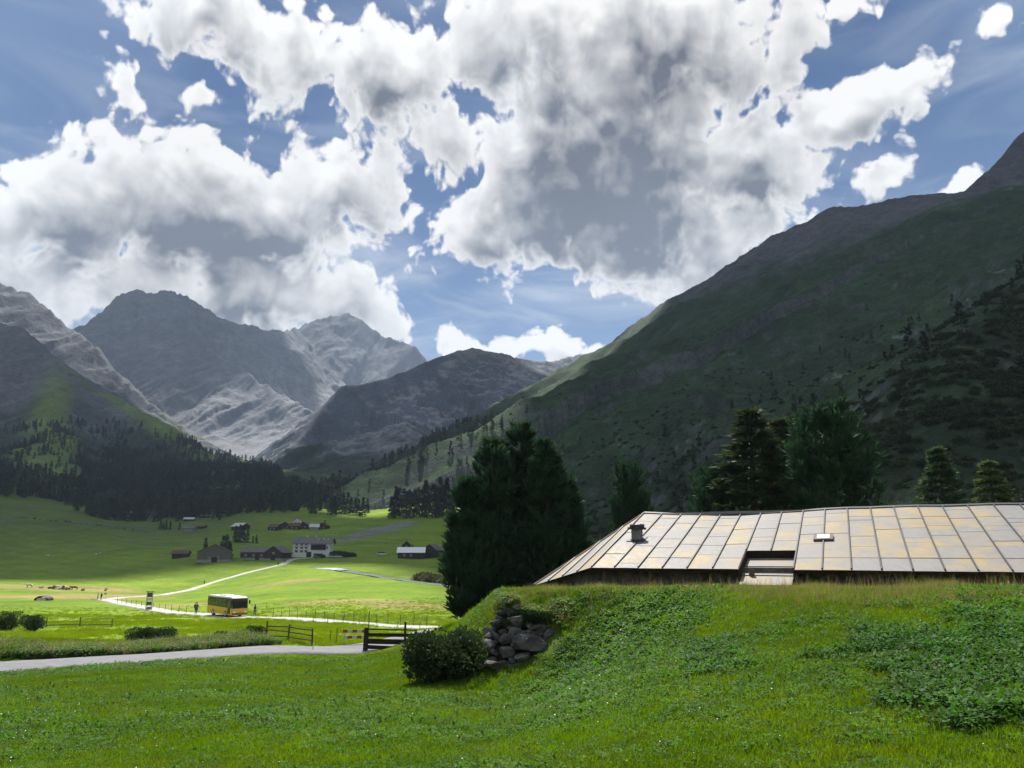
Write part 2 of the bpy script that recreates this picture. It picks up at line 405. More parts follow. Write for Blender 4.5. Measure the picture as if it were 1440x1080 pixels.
def leafmat(name, c, c2, trans=.35, scale=6.0, rnd=.25, rough=.6, spec=.12):
    m = bpy.data.materials.new(name); m.use_nodes = True; T = NT(m.node_tree); T.n.clear()
    oi = T.new('ShaderNodeObjectInfo').outputs['Random']
    tc = T.new('ShaderNodeNewGeometry').outputs['Position']
    cc = T.mix(T.mapr(T.noise(tc, scale, 3.0, .6), .3, .7), c, c2)
    hs = T.new('ShaderNodeHueSaturation'); T.link(cc, hs.inputs['Color'])
    T.link(T.mapr(oi, 0, 1, 1 - rnd, 1 + rnd, smooth=False), hs.inputs['Value'])
    T.link(T.mapr(oi, 0, 1, .49, .51, smooth=False), hs.inputs['Hue'])
    d = T.new('ShaderNodeBsdfPrincipled'); T.link(hs.outputs[0], d.inputs['Base Color']); d.inputs['Roughness'].default_value = rough; d.inputs['Specular IOR Level'].default_value = spec
    t = T.new('ShaderNodeBsdfTranslucent')
    h2 = T.new('ShaderNodeHueSaturation'); T.link(hs.outputs[0], h2.inputs['Color']); h2.inputs['Saturation'].default_value = 1.1; h2.inputs['Value'].default_value = 1.25
    T.link(h2.outputs[0], t.inputs[0])
    mx = T.new('ShaderNodeMixShader'); mx.inputs[0].default_value = trans
    T.link(d.outputs[0], mx.inputs[1]); T.link(t.outputs[0], mx.inputs[2])
    o = T.new('ShaderNodeOutputMaterial'); T.link(mx.outputs[0], o.inputs[0])
    return m

# ------------------------------------------------------------------ build the terrain
GRASS = np.array([.140, .215, .016]); DRY = np.array([.26, .205, .085]); SCREE = np.array([.245, .25, .26]); ROCK = np.array([.100, .106, .116])
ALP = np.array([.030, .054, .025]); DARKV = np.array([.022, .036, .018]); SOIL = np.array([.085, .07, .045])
def ell(X, Y, px, py, Yd, rx, ry, rot=0.0):
    c = at(px, py, Yd); dx, dy = X - c[0], Y - c[1]
    cr, sr = math.cos(rot), math.sin(rot); u = (dx * cr + dy * sr) / rx; v = (-dx * sr + dy * cr) / ry
    return np.hypot(u, v)
def build_ground():
    a = np.linspace(-1.25, 1.25, 600); y = np.geomspace(2.5, 2300, 600)
    A, Y = np.meshgrid(a, y); X = A * Y
    Z = ground(X, Y)
    for pl, w in ((NEAR_ROAD, 2.0), (BUS_ROAD, 2.0), (PATH, 1.6)):
        Z = Z - .10 * sstep(polydist(X, Y, pl), w + 1.2, w * .6)
    ds = polydist(X, Y, STREAM); Z = Z - .8 * sstep(ds, 3.6, 1.4)
    n1 = fbm(X, Y, 14, 4); n2 = fbm(X, Y, 60, 4); n3 = fbm(X, Y, 3.0, 3)
    C = np.broadcast_to(GRASS, X.shape + (3,)).copy()
    C = lerp3(C, GRASS * [.75, .85, .9], sstep(n2, -.1, .5)); C = lerp3(C, GRASS * [1.35, 1.15, 1.0], sstep(n1, .05, .6))
    for e in ((85, 823, 280, 34, 26), (150, 835, 235, 24, 30), (250, 849, 165, 10, 9), (400, 817, 252, 22, 14), (500, 845, 150, 16, 9), (585, 852, 136, 14, 8), (60, 838, 215, 40, 12)):
        d = ell(X, Y, *e) + n1 * .35 + n3 * .2; C = lerp3(C, DRY * (1 + .25 * n3)[..., None], sstep(d, 1.0, .6) * .8)
    d = ell(X, Y, 537, 748, 545, 16, 75, -.25) + n1 * .5; C = lerp3(C, SCREE * .7 * (1 + .5 * n3)[..., None], sstep(d + n3 * .4, 1.0, .6) * .8)
    d = ell(X, Y, 560, 712, 760, 30, 30) + n1 * .5; C = lerp3(C, SCREE * .6, sstep(d, 1.0, .7) * .7)
    # rough pasture with boulders on the left slope
    rp = sstep(n1 + .5 * n2, .12, .35) * sstep(Y, 420, 560) * sstep(X / Y, -.33, -.45)
    C = lerp3(C, ROCK * 1.2, rp * .6)
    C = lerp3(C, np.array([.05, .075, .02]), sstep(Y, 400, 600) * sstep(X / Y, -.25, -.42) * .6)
    mow = np.sin((X * .6 + Y * .8) * .55 + n2 * 4) * sstep(Y, 210, 330) * sstep(Y, 700, 560); C = C * (1 + .07 * mow)[..., None]
    edge = np.minimum(polydist(X, Y, NEAR_ROAD) - 1.6, polydist(X, Y, BUS_ROAD) - 1.7)
    C = lerp3(C, SCREE * .6, sstep(edge + n3 * .5, 1.0, .2) * .8)
    C = lerp3(C, np.array([.10, .10, .09]), sstep(ds, 4.2, 2.4) * .7)
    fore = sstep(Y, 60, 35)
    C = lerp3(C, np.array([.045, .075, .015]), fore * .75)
    C = lerp3(C, ALP * 1.15, sstep(X / Y, .10, .24) * sstep(Y, 46, 62))
    wood = sstep(Y, 720, 900); C = lerp3(C, DARKV, wood * .85)
    return grid_mesh('meadow_ground', X, Y, Z, C, terrain_mat('meadow', (.05, .5, 5.0), .27, (.6, .08)))
GROUND = build_ground()
def build_mountain(name, M, ar, yr, na, ny, paint, m):
    a = np.linspace(*ar, na); y = np.geomspace(*yr, ny); A, Y = np.meshgrid(a, y); X = A * Y
    Z, Q = M.field(X, Y); nz = normals_z(X, Y, Z)
    return grid_mesh(name, X, Y, Z, paint(X, Y, Z, Q, nz), m)
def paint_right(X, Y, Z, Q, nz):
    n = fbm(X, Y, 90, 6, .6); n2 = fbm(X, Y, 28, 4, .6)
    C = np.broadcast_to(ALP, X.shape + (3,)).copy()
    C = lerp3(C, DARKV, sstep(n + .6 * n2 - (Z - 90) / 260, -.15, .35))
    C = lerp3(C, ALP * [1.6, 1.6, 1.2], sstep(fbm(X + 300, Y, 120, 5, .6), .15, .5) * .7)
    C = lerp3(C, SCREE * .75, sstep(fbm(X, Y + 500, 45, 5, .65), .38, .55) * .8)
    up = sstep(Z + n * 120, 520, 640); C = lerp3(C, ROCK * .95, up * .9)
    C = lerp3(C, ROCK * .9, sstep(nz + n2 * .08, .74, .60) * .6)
    lit = sstep(Y, 1500, 2100); C = lerp3(C, np.array([.10, .14, .035]), lit * sstep(Z, 560, 420) * .8)  # far lower slope painted a brighter green to look sunlit
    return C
def paint_center(X, Y, Z, Q, nz):
    n = fbm(X, Y, 110, 6, .6)
    C = np.broadcast_to(ROCK * [.95, 1.05, 1.2], X.shape + (3,)).copy()
    C = lerp3(C, SCREE * .9, sstep(nz + n * .2, .70, .86)); C = lerp3(C, DARKV, sstep(Z + n * 150, 330, 200) * .9)
    C = lerp3(C, np.array([.10, .115, .05]), sstep(Z - n * 80, 560, 640) * sstep(nz, .75, .9) * .8)
    C = lerp3(C, SCREE, sstep(ell(X, Y, 560, 665, 1500, 60, 330, .15) + n * .7, 1, .6) * .7)
    return C
def paint_left(X, Y, Z, Q, nz):
    n = fbm(X, Y, 110, 6, .6)
    C = np.broadcast_to(ROCK * 1.15, X.shape + (3,)).copy()
    C = lerp3(C, SCREE * .7, sstep(nz + n * .25, .82, .98) * .7)
    C = lerp3(C, DARKV * 1.2, sstep(Z + n * 160, 420, 250) * .9)
    C = lerp3(C, np.array([.13, .19, .045]), sstep(Q, 55, 10) * sstep(X, -1420, -1150) * .9)
    return C
def paint_left_back(X, Y, Z, Q, nz):
    n = fbm(X, Y, 120, 6, .6)
    C = np.broadcast_to(ROCK * .95, X.shape + (3,)).copy()
    C = lerp3(C, SCREE * .6, sstep(nz + n * .25, .70, .88) * .8)
    C = lerp3(C, np.array([.13, .18, .05]), sstep(n, -.2, .3) * sstep(Z, 560, 380))
    return C
def paint_far(X, Y, Z, Q, nz):
    n = fbm(X, Y, 200, 6, .6)
    C = np.broadcast_to(ROCK * [.95, .98, 1.02], X.shape + (3,)).copy()
    st = fbm(X * 1.0 + Y * .25, Y * .12, 60, 5, .6)
    C = lerp3(C, SCREE * .6, sstep(nz + n * .2, .62, .82) * .6)
    return lerp3(C, SCREE * .85, sstep(Z - (Y - 2700) * .28 + st * 190 + n * 120, 620, 380) * sstep(nz, .5, .7))
rockm = terrain_mat('rock_face', (.004, .02, .09), .30, (.8, 6.0))
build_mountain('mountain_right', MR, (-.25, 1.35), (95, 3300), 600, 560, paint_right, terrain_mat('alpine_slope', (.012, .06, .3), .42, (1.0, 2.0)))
build_mountain('mountain_center', MC, (-.42, .32), (900, 3600), 420, 420, paint_center, rockm)
build_mountain('mountain_left', ML2, (-1.1, -.22), (850, 2700), 380, 380, paint_left, rockm)
build_mountain('mountain_left_back', ML1, (-1.1, -.2), (1900, 3900), 330, 300, paint_left_back, rockm)
build_mountain('mountain_far', MD, (-.8, -.1), (2650, 5600), 380, 380, paint_far, rockm)
build_mountain('mountain_far_peak', ME, (-.5, .05), (3600, 6200), 300, 300, paint_far, rockm)
def surface(x, y):
    x = np.asarray(x, float); y = np.asarray(y, float)
    z = ground(x, y)
    for M in (MR, MC, ML2): z = np.maximum(z, M.field(x, y)[0])
    return z
# ------------------------------------------------------------------ object helpers
def mesh_np(name, V, F, mats, smooth=False, mi=None):
    """V (n,3); F (m,k) one polygon size, or a list of faces"""
    me = bpy.data.meshes.new(name); V = np.asarray(V, float)
    if isinstance(F, np.ndarray):
        k = F.shape[1]
        me.vertices.add(len(V)); me.vertices.foreach_set('co', V.ravel().astype(np.float32))
        me.loops.add(F.size); me.polygons.add(len(F))
        me.loops.foreach_set('vertex_index', F.ravel().astype(np.int32))
        me.polygons.foreach_set('loop_start', (np.arange(len(F)) * k).astype(np.int32))
        me.update(calc_edges=True)
    else:
        me.from_pydata([tuple(v) for v in V], [], F); me.update()
    for m in (mats if isinstance(mats, (list, tuple)) else [mats]): me.materials.append(m)
    if mi is not None: me.polygons.foreach_set('material_index', np.asarray(mi, np.int32))
    if smooth: me.polygons.foreach_set('use_smooth', np.full(len(me.polygons), True))
    return me
def link(name, me, parent=None, loc=None, rot=None, scale=None):
    o = bpy.data.objects.new(name, me); col.objects.link(o)
    if parent is not None: o.parent = parent
    if loc is not None: o.location = loc
    if rot is not None: o.rotation_euler = rot
    if scale is not None: o.scale = scale if hasattr(scale, '__len__') else (scale,) * 3
    return o
def tag(o, label, cat, group=None):
    o['label'] = label; o['category'] = cat
    if group: o['group'] = group
    return o
def thing(name, label, cat, loc=(0, 0, 0), rz=0.0, group=None, scale=1.0):
    o = link(name, None, loc=loc, rot=(0, 0, rz), scale=scale); return tag(o, label, cat, group)
class MB:
    def __init__(s): s.V = []; s.F = []
    def add(s, V, F):
        n = len(s.V); s.V += [tuple(v) for v in V]; s.F += [tuple(i + n for i in f) for f in F]; return s
    def box(s, c, sz, rot=None, taper=1.0):
        hx, hy, hz = sz[0] / 2, sz[1] / 2, sz[2] / 2
        V = [Vector((x * hx * (taper if z > 0 else 1), y * hy * (taper if z > 0 else 1), z * hz)) for z in (-1, 1) for x, y in ((-1, -1), (1, -1), (1, 1), (-1, 1))]
        if rot is not None:
            M = Euler(rot).to_matrix(); V = [M @ v for v in V]
        V = [v + Vector(c) for v in V]
        return s.add(V, [(3, 2, 1, 0), (4, 5, 6, 7), (0, 1, 5, 4), (1, 2, 6, 5), (2, 3, 7, 6), (3, 0, 4, 7)])
    def hexa(s, V): return s.add(V, [(3, 2, 1, 0), (4, 5, 6, 7), (0, 1, 5, 4), (1, 2, 6, 5), (2, 3, 7, 6), (3, 0, 4, 7)])
    def tube(s, pts, radii, n=8):
        pts = [Vector(p) for p in pts]; V = []; F = []
        for i, p in enumerate(pts):
            d = (pts[min(i + 1, len(pts) - 1)] - pts[max(i - 1, 0)]).normalized()
            a = d.cross(Vector((.31, .95, .1))).normalized(); b = d.cross(a)
            for k in range(n):
                t = 2 * math.pi * k / n; V.append(p + (a * math.cos(t) + b * math.sin(t)) * radii[i])
        for i in range(len(pts) - 1):
            for k in range(n): F.append((i * n + k, i * n + (k + 1) % n, (i + 1) * n + (k + 1) % n, (i + 1) * n + k))
        F.append(tuple(reversed(range(n)))); F.append(tuple(range((len(pts) - 1) * n, len(pts) * n)))
        return s.add(V, F)
    def prism(s, prof, y0, y1):            # profile in x,z extruded along y
        n = len(prof); V = [(x, y0, z) for x, z in prof] + [(x, y1, z) for x, z in prof]
        F = [tuple(range(n)), tuple(reversed(range(n, 2 * n)))] + [(i, i + n, (i + 1) % n + n, (i + 1) % n) for i in range(n)]
        return s.add(V, F)
    def mesh(s, name, m, smooth=False): 
        me = mesh_np(name, s.V, s.F, m, smooth); return me
    def obj(s, name, m, parent=None, loc=None, rot=None, smooth=False): return link(name, s.mesh(name, m, smooth), parent, loc, rot)

# ------------------------------------------------------------------ unseen clouds added sunward above the frame, placed to cast the valley's shade
cloudm = mat('cloud_white', (.85, .86, .88), (.78, .79, .82), 2.0, 1.0, 0.0)
def cloud(gx, gy, gz_, rx, ry, H, rot=0.0, seed=0, dens=1.0):
    import bmesh
    c = np.array([gx, gy, gz_]) + SUN * ((H - gz_) / SUN[2])
    bm = bmesh.new(); bmesh.ops.create_icosphere(bm, subdivisions=5, radius=1.0)
    V = np.array([v.co for v in bm.verts]); 
    n = fbm(V[:, 0] * 1.0 + seed, V[:, 1] + V[:, 2] * .7, .55, 5, .55)
    f = 1 + .26 * n
    V = V * f[:, None]; V[:, 2] = np.where(V[:, 2] < 0, V[:, 2] * .35, V[:, 2])
    cr, sr = math.cos(rot), math.sin(rot)
    x = V[:, 0] * rx; y = V[:, 1] * ry; z = V[:, 2] * min(rx, ry) * .35
    V = np.stack([x * cr - y * sr, x * sr + y * cr, z], 1)
    for v, p in zip(bm.verts, V): v.co = p
    me = bpy.data.meshes.new('cloud'); bm.to_mesh(me); bm.free(); me.materials.append(cloudm)
    me.polygons.foreach_set('use_smooth', np.full(len(me.polygons), True))
    o = link('cloud', me, loc=tuple(c)); o['kind'] = 'structure'
    return o
CLOUDS = [  # shaded spot x, y, z, half-widths, height
    (-60, 505, 5, 420, 142, 3000, -.06, 1),
    (-430, 540, 20, 300, 250, 3000, .5, 12),
    (-330, 395, 0, 190, 120, 3000, .25, 13),
    (-1850, 4200, 1200, 800, 480, 8600, .1, 14),
    (400, 760, 150, 400, 660, 3300, -.30, 2),
    (250, 330, 40, 130, 210, 2800, -.5, 22),
    (-470, 1230, 160, 520, 420, 5200, 0.0, 3),
    (760, 1480, 600, 500, 460, 5600, 0.0, 4),
    (-1330, 1800, 380, 640, 400, 6600, .2, 5),
    (-60, 2020, 320, 560, 330, 7200, 0.0, 6),
]
for c in CLOUDS: cloud(*c[:6], rot=c[6], seed=c[7])

# ------------------------------------------------------------------ conifers
barkm = mat('bark', (.075, .055, .042), (.045, .034, .027), 6.0, .95, .1, .6)
pinem = leafmat('pine_needles', (.022, .050, .027), (.042, .078, .036), .25, 1.2, .12)
sprucem = leafmat('spruce_needles', (.034, .062, .026), (.060, .088, .034), .3, 1.0, .2)
larchm = leafmat('larch_needles', (.065, .095, .028), (.095, .12, .035), .35, 1.0, .2)
farm = leafmat('far_conifer_needles', (.026, .046, .024), (.046, .068, .030), .15, .03, .4)
def blades(base, dirs, length, width, k, cone, r):
    """k narrow needle sprays per shoot as diamonds -> V, F"""
    N = len(base); b = np.repeat(base, k, 0); d = np.repeat(dirs, k, 0); L = np.repeat(length, k)
    d = d + r.normal(0, cone, d.shape); d /= np.linalg.norm(d, axis=1)[:, None] + 1e-9
    s = np.cross(d, r.normal(0, 1, d.shape)); s /= np.linalg.norm(s, axis=1)[:, None] + 1e-9
    L = L * r.uniform(.7, 1.15, len(L)); w = (L * width)[:, None]
    tip = b + d * L[:, None]; mid = b + d * (L * .45)[:, None]
    V = np.stack([b, mid + s * w, tip, mid - s * w], 1).reshape(-1, 3)
    F = np.arange(len(V)).reshape(-1, 4); return V, F
def crown(seed, H, prof, nb, style, shoots, slen, k, width=.16, cone=.45, h0=.06, centre=(0, 0), shoot_up=.4, whorl=0):
    r = np.random.default_rng(seed)
    hs = h0 + (1 - h0) * (r.uniform(0, 1, nb) ** .85); hs[:3] = .985
    if whorl: hs = h0 + (1 - h0) * (np.floor(np.sort(hs - h0) / (1 - h0) * whorl) + .5) / whorl + r.normal(0, .006, nb)
    hs = np.clip(hs, .01, .995)
    az = np.arange(nb) * 2.39996 + r.uniform(-.5, .5, nb)
    rad = np.array([prof(h) for h in hs]) * r.uniform(.72, 1.12, nb)
    tilt = {'pine': r.uniform(.25, .85, nb), 'spruce': -.28 + .62 * hs ** 2 + r.uniform(-.1, .1, nb), 'larch': -.05 + .4 * hs ** 2 + r.uniform(-.12, .12, nb)}[style]
    o = np.stack([np.cos(az), np.sin(az), np.zeros(nb)], 1)
    nsh = np.maximum(3, (shoots * (.35 + rad / rad.max())).astype(int))
    idx = np.repeat(np.arange(nb), nsh); M = len(idx)
    t = r.uniform(.12, 1.0, M) ** .7
    side = np.stack([-np.sin(az), np.cos(az), np.zeros(nb)], 1)[idx]
    lat = r.normal(0, .22, M) * rad[idx] * t * (1.15 - .7 * t)
    curve = tilt[idx] * t * (t if style == 'pine' else 1) * rad[idx]
    P = o[idx] * (t * rad[idx])[:, None] + side * lat[:, None]
    P[:, 2] = hs[idx] * H + curve + r.normal(0, .05, M) * rad[idx] - (0 if style == 'pine' else np.abs(lat) * .25)
    P[:, 0] += centre[0]; P[:, 1] += centre[1]
    P[:, 2] = np.maximum(P[:, 2], .05)
    up = np.array([0, 0, 1.0]) * shoot_up
    d = o[idx] * .8 + side * np.sign(lat)[:, None] * .45 + up + np.stack([np.zeros(M), np.zeros(M), tilt[idx]], 1) * .5
    d /= np.linalg.norm(d, axis=1)[:, None]
    L = slen * r.uniform(.7, 1.25, M)
    return blades(P, d, L, width, k, cone, r)
def cone_prof(R, p=.9): return lambda h: R * max(.05, (1 - h) ** p) * (1 if h > .12 else .6 + h * 3.3)
def round_prof(R): return lambda h: R * max(.12, math.sqrt(max(0, 1 - ((h - .48) / .56) ** 2)))
def tree_meshes(seed, H, R, style, nb, shoots, slen, k, m, prof=None, **kw):
    V, F = crown(seed, H, prof or cone_prof(R), nb, style, shoots, slen, k, **kw)
    t = MB(); r = random.Random(seed)
    t.tube([(0, 0, -.4), (0, 0, .3), (r.uniform(-.1, .1), r.uniform(-.1, .1), H * .5), (0, 0, H * .97)], [H * .024, H * .019, H * .012, .02], 7)
    return mesh_np('crown', V, F, m), t.mesh('trunk', barkm, True)
def tree(name, label, cat, meshes, loc, sc=1.0, rz=0.0, group=None, lean=(0, 0)):
    o = thing(name, label, cat, loc, rz, group, sc); o.rotation_euler = (lean[0], lean[1], rz)
    link('trunk', meshes[1], o); link('crown', meshes[0], o); return o

# scatter: points with an index, a scale and a turn -> geometry-node instances (stuff)
def scatter(name, P, protos, sc, rz, tilt=None, label=None, idx=None):
    c = bpy.data.collections.new(name + '_kinds')
    for i, p in enumerate(protos):
        p.name = '%s_%02d' % (name, i); c.objects.link(p)
    me = bpy.data.meshes.new(name); P = np.asarray(P, np.float32); n = len(P)
    me.vertices.add(n); me.vertices.foreach_set('co', P.ravel())
    def attr(nm, typ, data, key='value'):
        a_ = me.attributes.new(nm, typ, 'POINT'); a_.data.foreach_set(key, data)
    attr('scl', 'FLOAT', np.asarray(sc, np.float32)); 
    rot = np.zeros((n, 3), np.float32); rot[:, 2] = rz
    if tilt is not None: rot[:, :2] = tilt
    attr('rot', 'FLOAT_VECTOR', rot.ravel(), 'vector')
    attr('idx', 'INT', np.asarray(idx if idx is not None else np.random.default_rng(1).integers(0, len(protos), n), np.int32))
    o = link(name, me)
    ng = bpy.data.node_groups.new(name + '_nodes', 'GeometryNodeTree')
    ng.interface.new_socket('Geometry', in_out='INPUT', socket_type='NodeSocketGeometry')
    ng.interface.new_socket('Geometry', in_out='OUTPUT', socket_type='NodeSocketGeometry')
    N = ng.nodes; gi = N.new('NodeGroupInput'); go = N.new('NodeGroupOutput')
    ci = N.new('GeometryNodeCollectionInfo'); ci.inputs['Collection'].default_value = c
    ci.inputs['Separate Children'].default_value = True; ci.inputs['Reset Children'].default_value = True
    ip = N.new('GeometryNodeInstanceOnPoints'); ip.inputs['Pick Instance'].default_value = True
    def named(nm, typ):
        x = N.new('GeometryNodeInputNamedAttribute'); x.data_type = typ; x.inputs['Name'].default_value = nm; return x.outputs['Attribute']
    e2r = N.new('FunctionNodeEulerToRotation')
    L = ng.links
    L.new(gi.outputs[0], ip.inputs['Points']); L.new(ci.outputs[0], ip.inputs['Instance'])
    L.new(named('idx', 'INT'), ip.inputs['Instance Index']); L.new(named('scl', 'FLOAT'), ip.inputs['Scale'])
    L.new(named('rot', 'FLOAT_VECTOR'), e2r.inputs[0]); L.new(e2r.outputs[0], ip.inputs['Rotation'])
    L.new(ip.outputs[0], go.inputs[0])
    md = o.modifiers.new('scatter', 'NODES'); md.node_group = ng
    o['kind'] = 'stuff'
    if label: o['label'] = label
    return o
def proto(me): return bpy.data.objects.new(me.name, me)
def joined(a, b):     # crown + trunk in one proto mesh
    Va = np.array([v.co for v in a.vertices]); Vb = np.array([v.co for v in b.vertices])
    F = [tuple(p.vertices) for p in a.polygons] + [tuple(i + len(Va) for i in p.vertices) for p in b.polygons]
    return mesh_np('conifer', np.vstack([Va, Vb]), F, [a.materials[0], b.materials[0]], mi=[0] * len(a.polygons) + [1] * len(b.polygons))

# ------------------------------------------------------------------ far forest
def inpoly(px, py, poly):
    r = np.zeros(px.shape, bool); j = len(poly) - 1
    for i in range(len(poly)):
        xi, yi = poly[i]; xj, yj = poly[j]
        c = ((yi > py) != (yj > py)) & (px < (xj - xi) * (py - yi) / (yj - yi + 1e-9) + xi); r ^= c; j = i
    return r
FA = [(-80,690),(60,688),(110,676),(150,640),(190,596),(250,612),(385,658),(400,680),(440,688),(520,684),(600,672),(640,655),(700,640),(690,690),(640,697),(560,706),(520,713),(460,718),(330,724),(255,750),(200,746),(120,724),(60,704),(-80,690)]
FB = [(500,690),(540,650),(640,600),(720,590),(720,650),(620,690)]
FC = [(-80,620),(100,590),(190,596),(150,645),(100,690),(-80,690)]
def far_forest():
    n = 42000; y = np.sqrt(rng.uniform(640 ** 2, 2250 ** 2, n)); a = rng.uniform(-.85, .06, n); x = a * y
    z = surface(x, y); px, py = project(np.stack([x, y, z], 1))
    den = np.where(inpoly(px, py, FA), .85, 0) + np.where(inpoly(px, py, FB), .25, 0) + np.where(inpoly(px, py, FC), .28, 0)
    den = den * np.clip(.62 + fbm(x, y, 110, 4) * 2.2, .04, 1)
    k = rng.uniform(0, 1, n) < den
    P = np.stack([x, y, z - .3], 1)[k]
    protos = [proto(joined(*tree_meshes(900 + i, 15, 2.6 + .5 * (i % 3), 'spruce', 46, 5, 1.7, 2, farm, width=.24, cone=.5, h0=.08))) for i in range(4)]
    m = len(P); return scatter('far_forest', P, protos, rng.uniform(.55, 1.25, m), rng.uniform(0, 6.28, m), label='dense dark conifer forest covering the foot of the mountains')
far_forest()
shrubm = leafmat('slope_shrub_leaves', (.026, .044, .020), (.045, .065, .026), .2, .3, .35)
def shrub_mesh(seed, n=150, leaf=.34):
    r = np.random.default_rng(seed); d = r.normal(0, 1, (n, 3)); d /= np.linalg.norm(d, axis=1)[:, None]; d[:, 2] = np.abs(d[:, 2])
    P = d * (r.uniform(.45, 1, n) * (1 + .3 * np.sin(d[:, 0] * 5 + seed) * np.cos(d[:, 1] * 4)))[:, None] * [1, 1, .75]
    V, F = blades(P, d + [0, 0, .4], np.full(n, leaf), .33, 2, .6, r); return V, F
def slope_plants():
    n = 30000; a = rng.uniform(-.05, 1.05, n); y = np.exp(rng.uniform(math.log(72), math.log(2000), n)); x = a * y
    zg = ground(x, y); zm, q = MR.field(x, y); k = (zm > zg - 2) | ((a > .22) & (y < 320))
    x, y, z = x[k], y[k], np.maximum(zm, zg)[k]
    dn = fbm(x, y, 110, 5, .6) + .5 * fbm(x, y, 30, 3) - (z - 120) / 420
    keep = rng.uniform(0, 1, len(x)) < np.clip(.25 + dn * 1.1, .015, .95) * np.clip(1.15 - z / 520, .0, 1)
    x, y, z = x[keep], y[keep], z[keep]; n = len(x)
    isT = (rng.uniform(0, 1, n) < .07 + .10 * sstep(y, 500, 1200)) & (y > 200)
    P = np.stack([x, y, z - .1], 1)
    sh = [proto(mesh_np('slope_shrub', *shrub_mesh(40 + i), shrubm)) for i in range(4)]
    tr = [proto(joined(*tree_meshes(950 + i, 9, 1.9, 'spruce', 40, 5, 1.1, 2, farm, width=.24, cone=.5))) for i in range(3)]
    ss = ~isT
    scatter('slope_shrubs', P[ss], sh, rng.uniform(.9, 2.4, ss.sum()) * (.5 + .5 * sstep(y[ss], 80, 220)), rng.uniform(0, 6.28, ss.sum()), label='low dark shrubs covering the right mountain slope')
    scatter('slope_conifers', P[isT], tr, rng.uniform(.6, 1.3, isT.sum()), rng.uniform(0, 6.28, isT.sum()), label='small scattered conifers dotted over the right mountain slope')
slope_plants()
# ------------------------------------------------------------------ roads, path, stream
def strip(name, pl, w, m, lift=.03, n=None, jit=.12):
    pl = np.asarray(pl, float); seg = np.hypot(*np.diff(pl, axis=0).T); s = np.concatenate([[0], np.cumsum(seg)])
    n = n or int(s[-1] / 1.2); t = np.linspace(0, s[-1], n)
    # smooth centre line
    c = np.stack([np.interp(t, s, pl[:, 0]), np.interp(t, s, pl[:, 1])], 1)
    k = np.ones(7) / 7
    for _ in range(3):
        p = np.pad(c, ((3, 3), (0, 0)), mode='edge'); c2 = np.stack([np.convolve(p[:, i], k, 'valid') for i in (0, 1)], 1); c2[0] = c[0]; c2[-1] = c[-1]; c = c2
    d = np.gradient(c, axis=0); d /= np.linalg.norm(d, axis=1)[:, None]; nn = np.stack([-d[:, 1], d[:, 0]], 1)
    u = np.array([-1, -.97, -.5, 0, .5, .97, 1]); wj = w / 2 * (1 + jit * fbm(t, t * 0 + 3, 5, 3))[:, None]
    XY = c[:, None] + nn[:, None] * (u[None, :, None] * wj[..., None])
    zc = ground(c[:, 0], c[:, 1]); zz = ground(XY[..., 0], XY[..., 1])
    Z = .35 * zz + .65 * zc[:, None] + lift - np.where(np.abs(u) == 1, .18, 0)[None]
    return grid_mesh(name, XY[..., 0], XY[..., 1], Z, None, m)
asphalt = mat('asphalt', (.165, .165, .176), (.125, .125, .134), 1.5, .8, .35, .25, 30)
gravel = mat('gravel_path', (.50, .48, .44), (.40, .38, .34), 1.0, .95, .1, .4, 12)
waterm, T_, b_ = principled('stream_water', .06, .5); b_.inputs['Base Color'].default_value = (.34, .38, .39, 1)
bn = T_.new('ShaderNodeBump'); bn.inputs['Strength'].default_value = .35; bn.inputs['Distance'].default_value = .06
T_.link(T_.noise(T_.new('ShaderNodeTexCoord').outputs['Object'], 2.5, 4.0, .6), bn.inputs['Height']); T_.link(bn.outputs[0], b_.inputs['Normal'])
strip('near_road', NEAR_ROAD, 4.8, asphalt, .06)
strip('valley_road', BUS_ROAD, 3.6, mat('valley_road_surface', (.42, .41, .40), (.34, .33, .32), 1.2, .85, .3, .3, 20), .02)
strip('footpath', PATH, 3.2, gravel, .06)
strip('stream', STREAM, 2.6, waterm, -.15, jit=.6)
strip('pond', line([(452, 800.5, 331), (462, 802, 326), (474, 804, 318), (481, 805.5, 311)]), 7.0, mat('pale_water', (.55, .58, .60), (.42, .45, .47), .5, .3, .5), -.05, jit=.5)  # pond water carries its pale tone in the base colour

# ------------------------------------------------------------------ barn with sheet-metal roof
E = np.array([-.910, .415, 0.0]); E /= np.linalg.norm(E)          # along the eave, to the left and away
Hn = np.array([E[1], -E[0], 0.0])                                 # level, up-slope direction
SL = R(16.5); U = Hn * math.cos(SL) + np.array([0, 0, math.sin(SL)]); Nn = np.cross(U, E); Nn = Nn if Nn[2] > 0 else -Nn
EO = at(1210, 800, 26.0)
def roof_hit(px, py):
    d = ray(px, py); t = EO @ Nn / (d @ Nn); p = d * t - EO; return p @ E, p @ U
PW = 0.93
sA, _ = roof_hit(833, 796.5)
_, LEN = roof_hit(1218, 714); 
def sag(s, t):
    return -.22 * np.exp(-((s - (sA - 4.2)) / 3.6) ** 2) * np.clip(t / LEN, 0, 1) + .012 * math.sin(s * 2.1) * (t / LEN)
def rp(s, t, n=0.0): 
    p = EO + E * s + U * t + Nn * n; return p + np.array([0, 0, sag(s, t)])
barn = thing('barn', 'low barn with patched sheet-metal roof of grey and rust-yellow panels', 'barn', tuple(EO + Hn * 4 + np.array([0, 0, -1.6])))
B0 = np.array(barn.location)
m_, T_, b_ = principled('roof_sheet', .6, .3)
oi = T_.new('ShaderNodeObjectInfo').outputs['Random']; tc = T_.new('ShaderNodeTexCoord').outputs['Object']
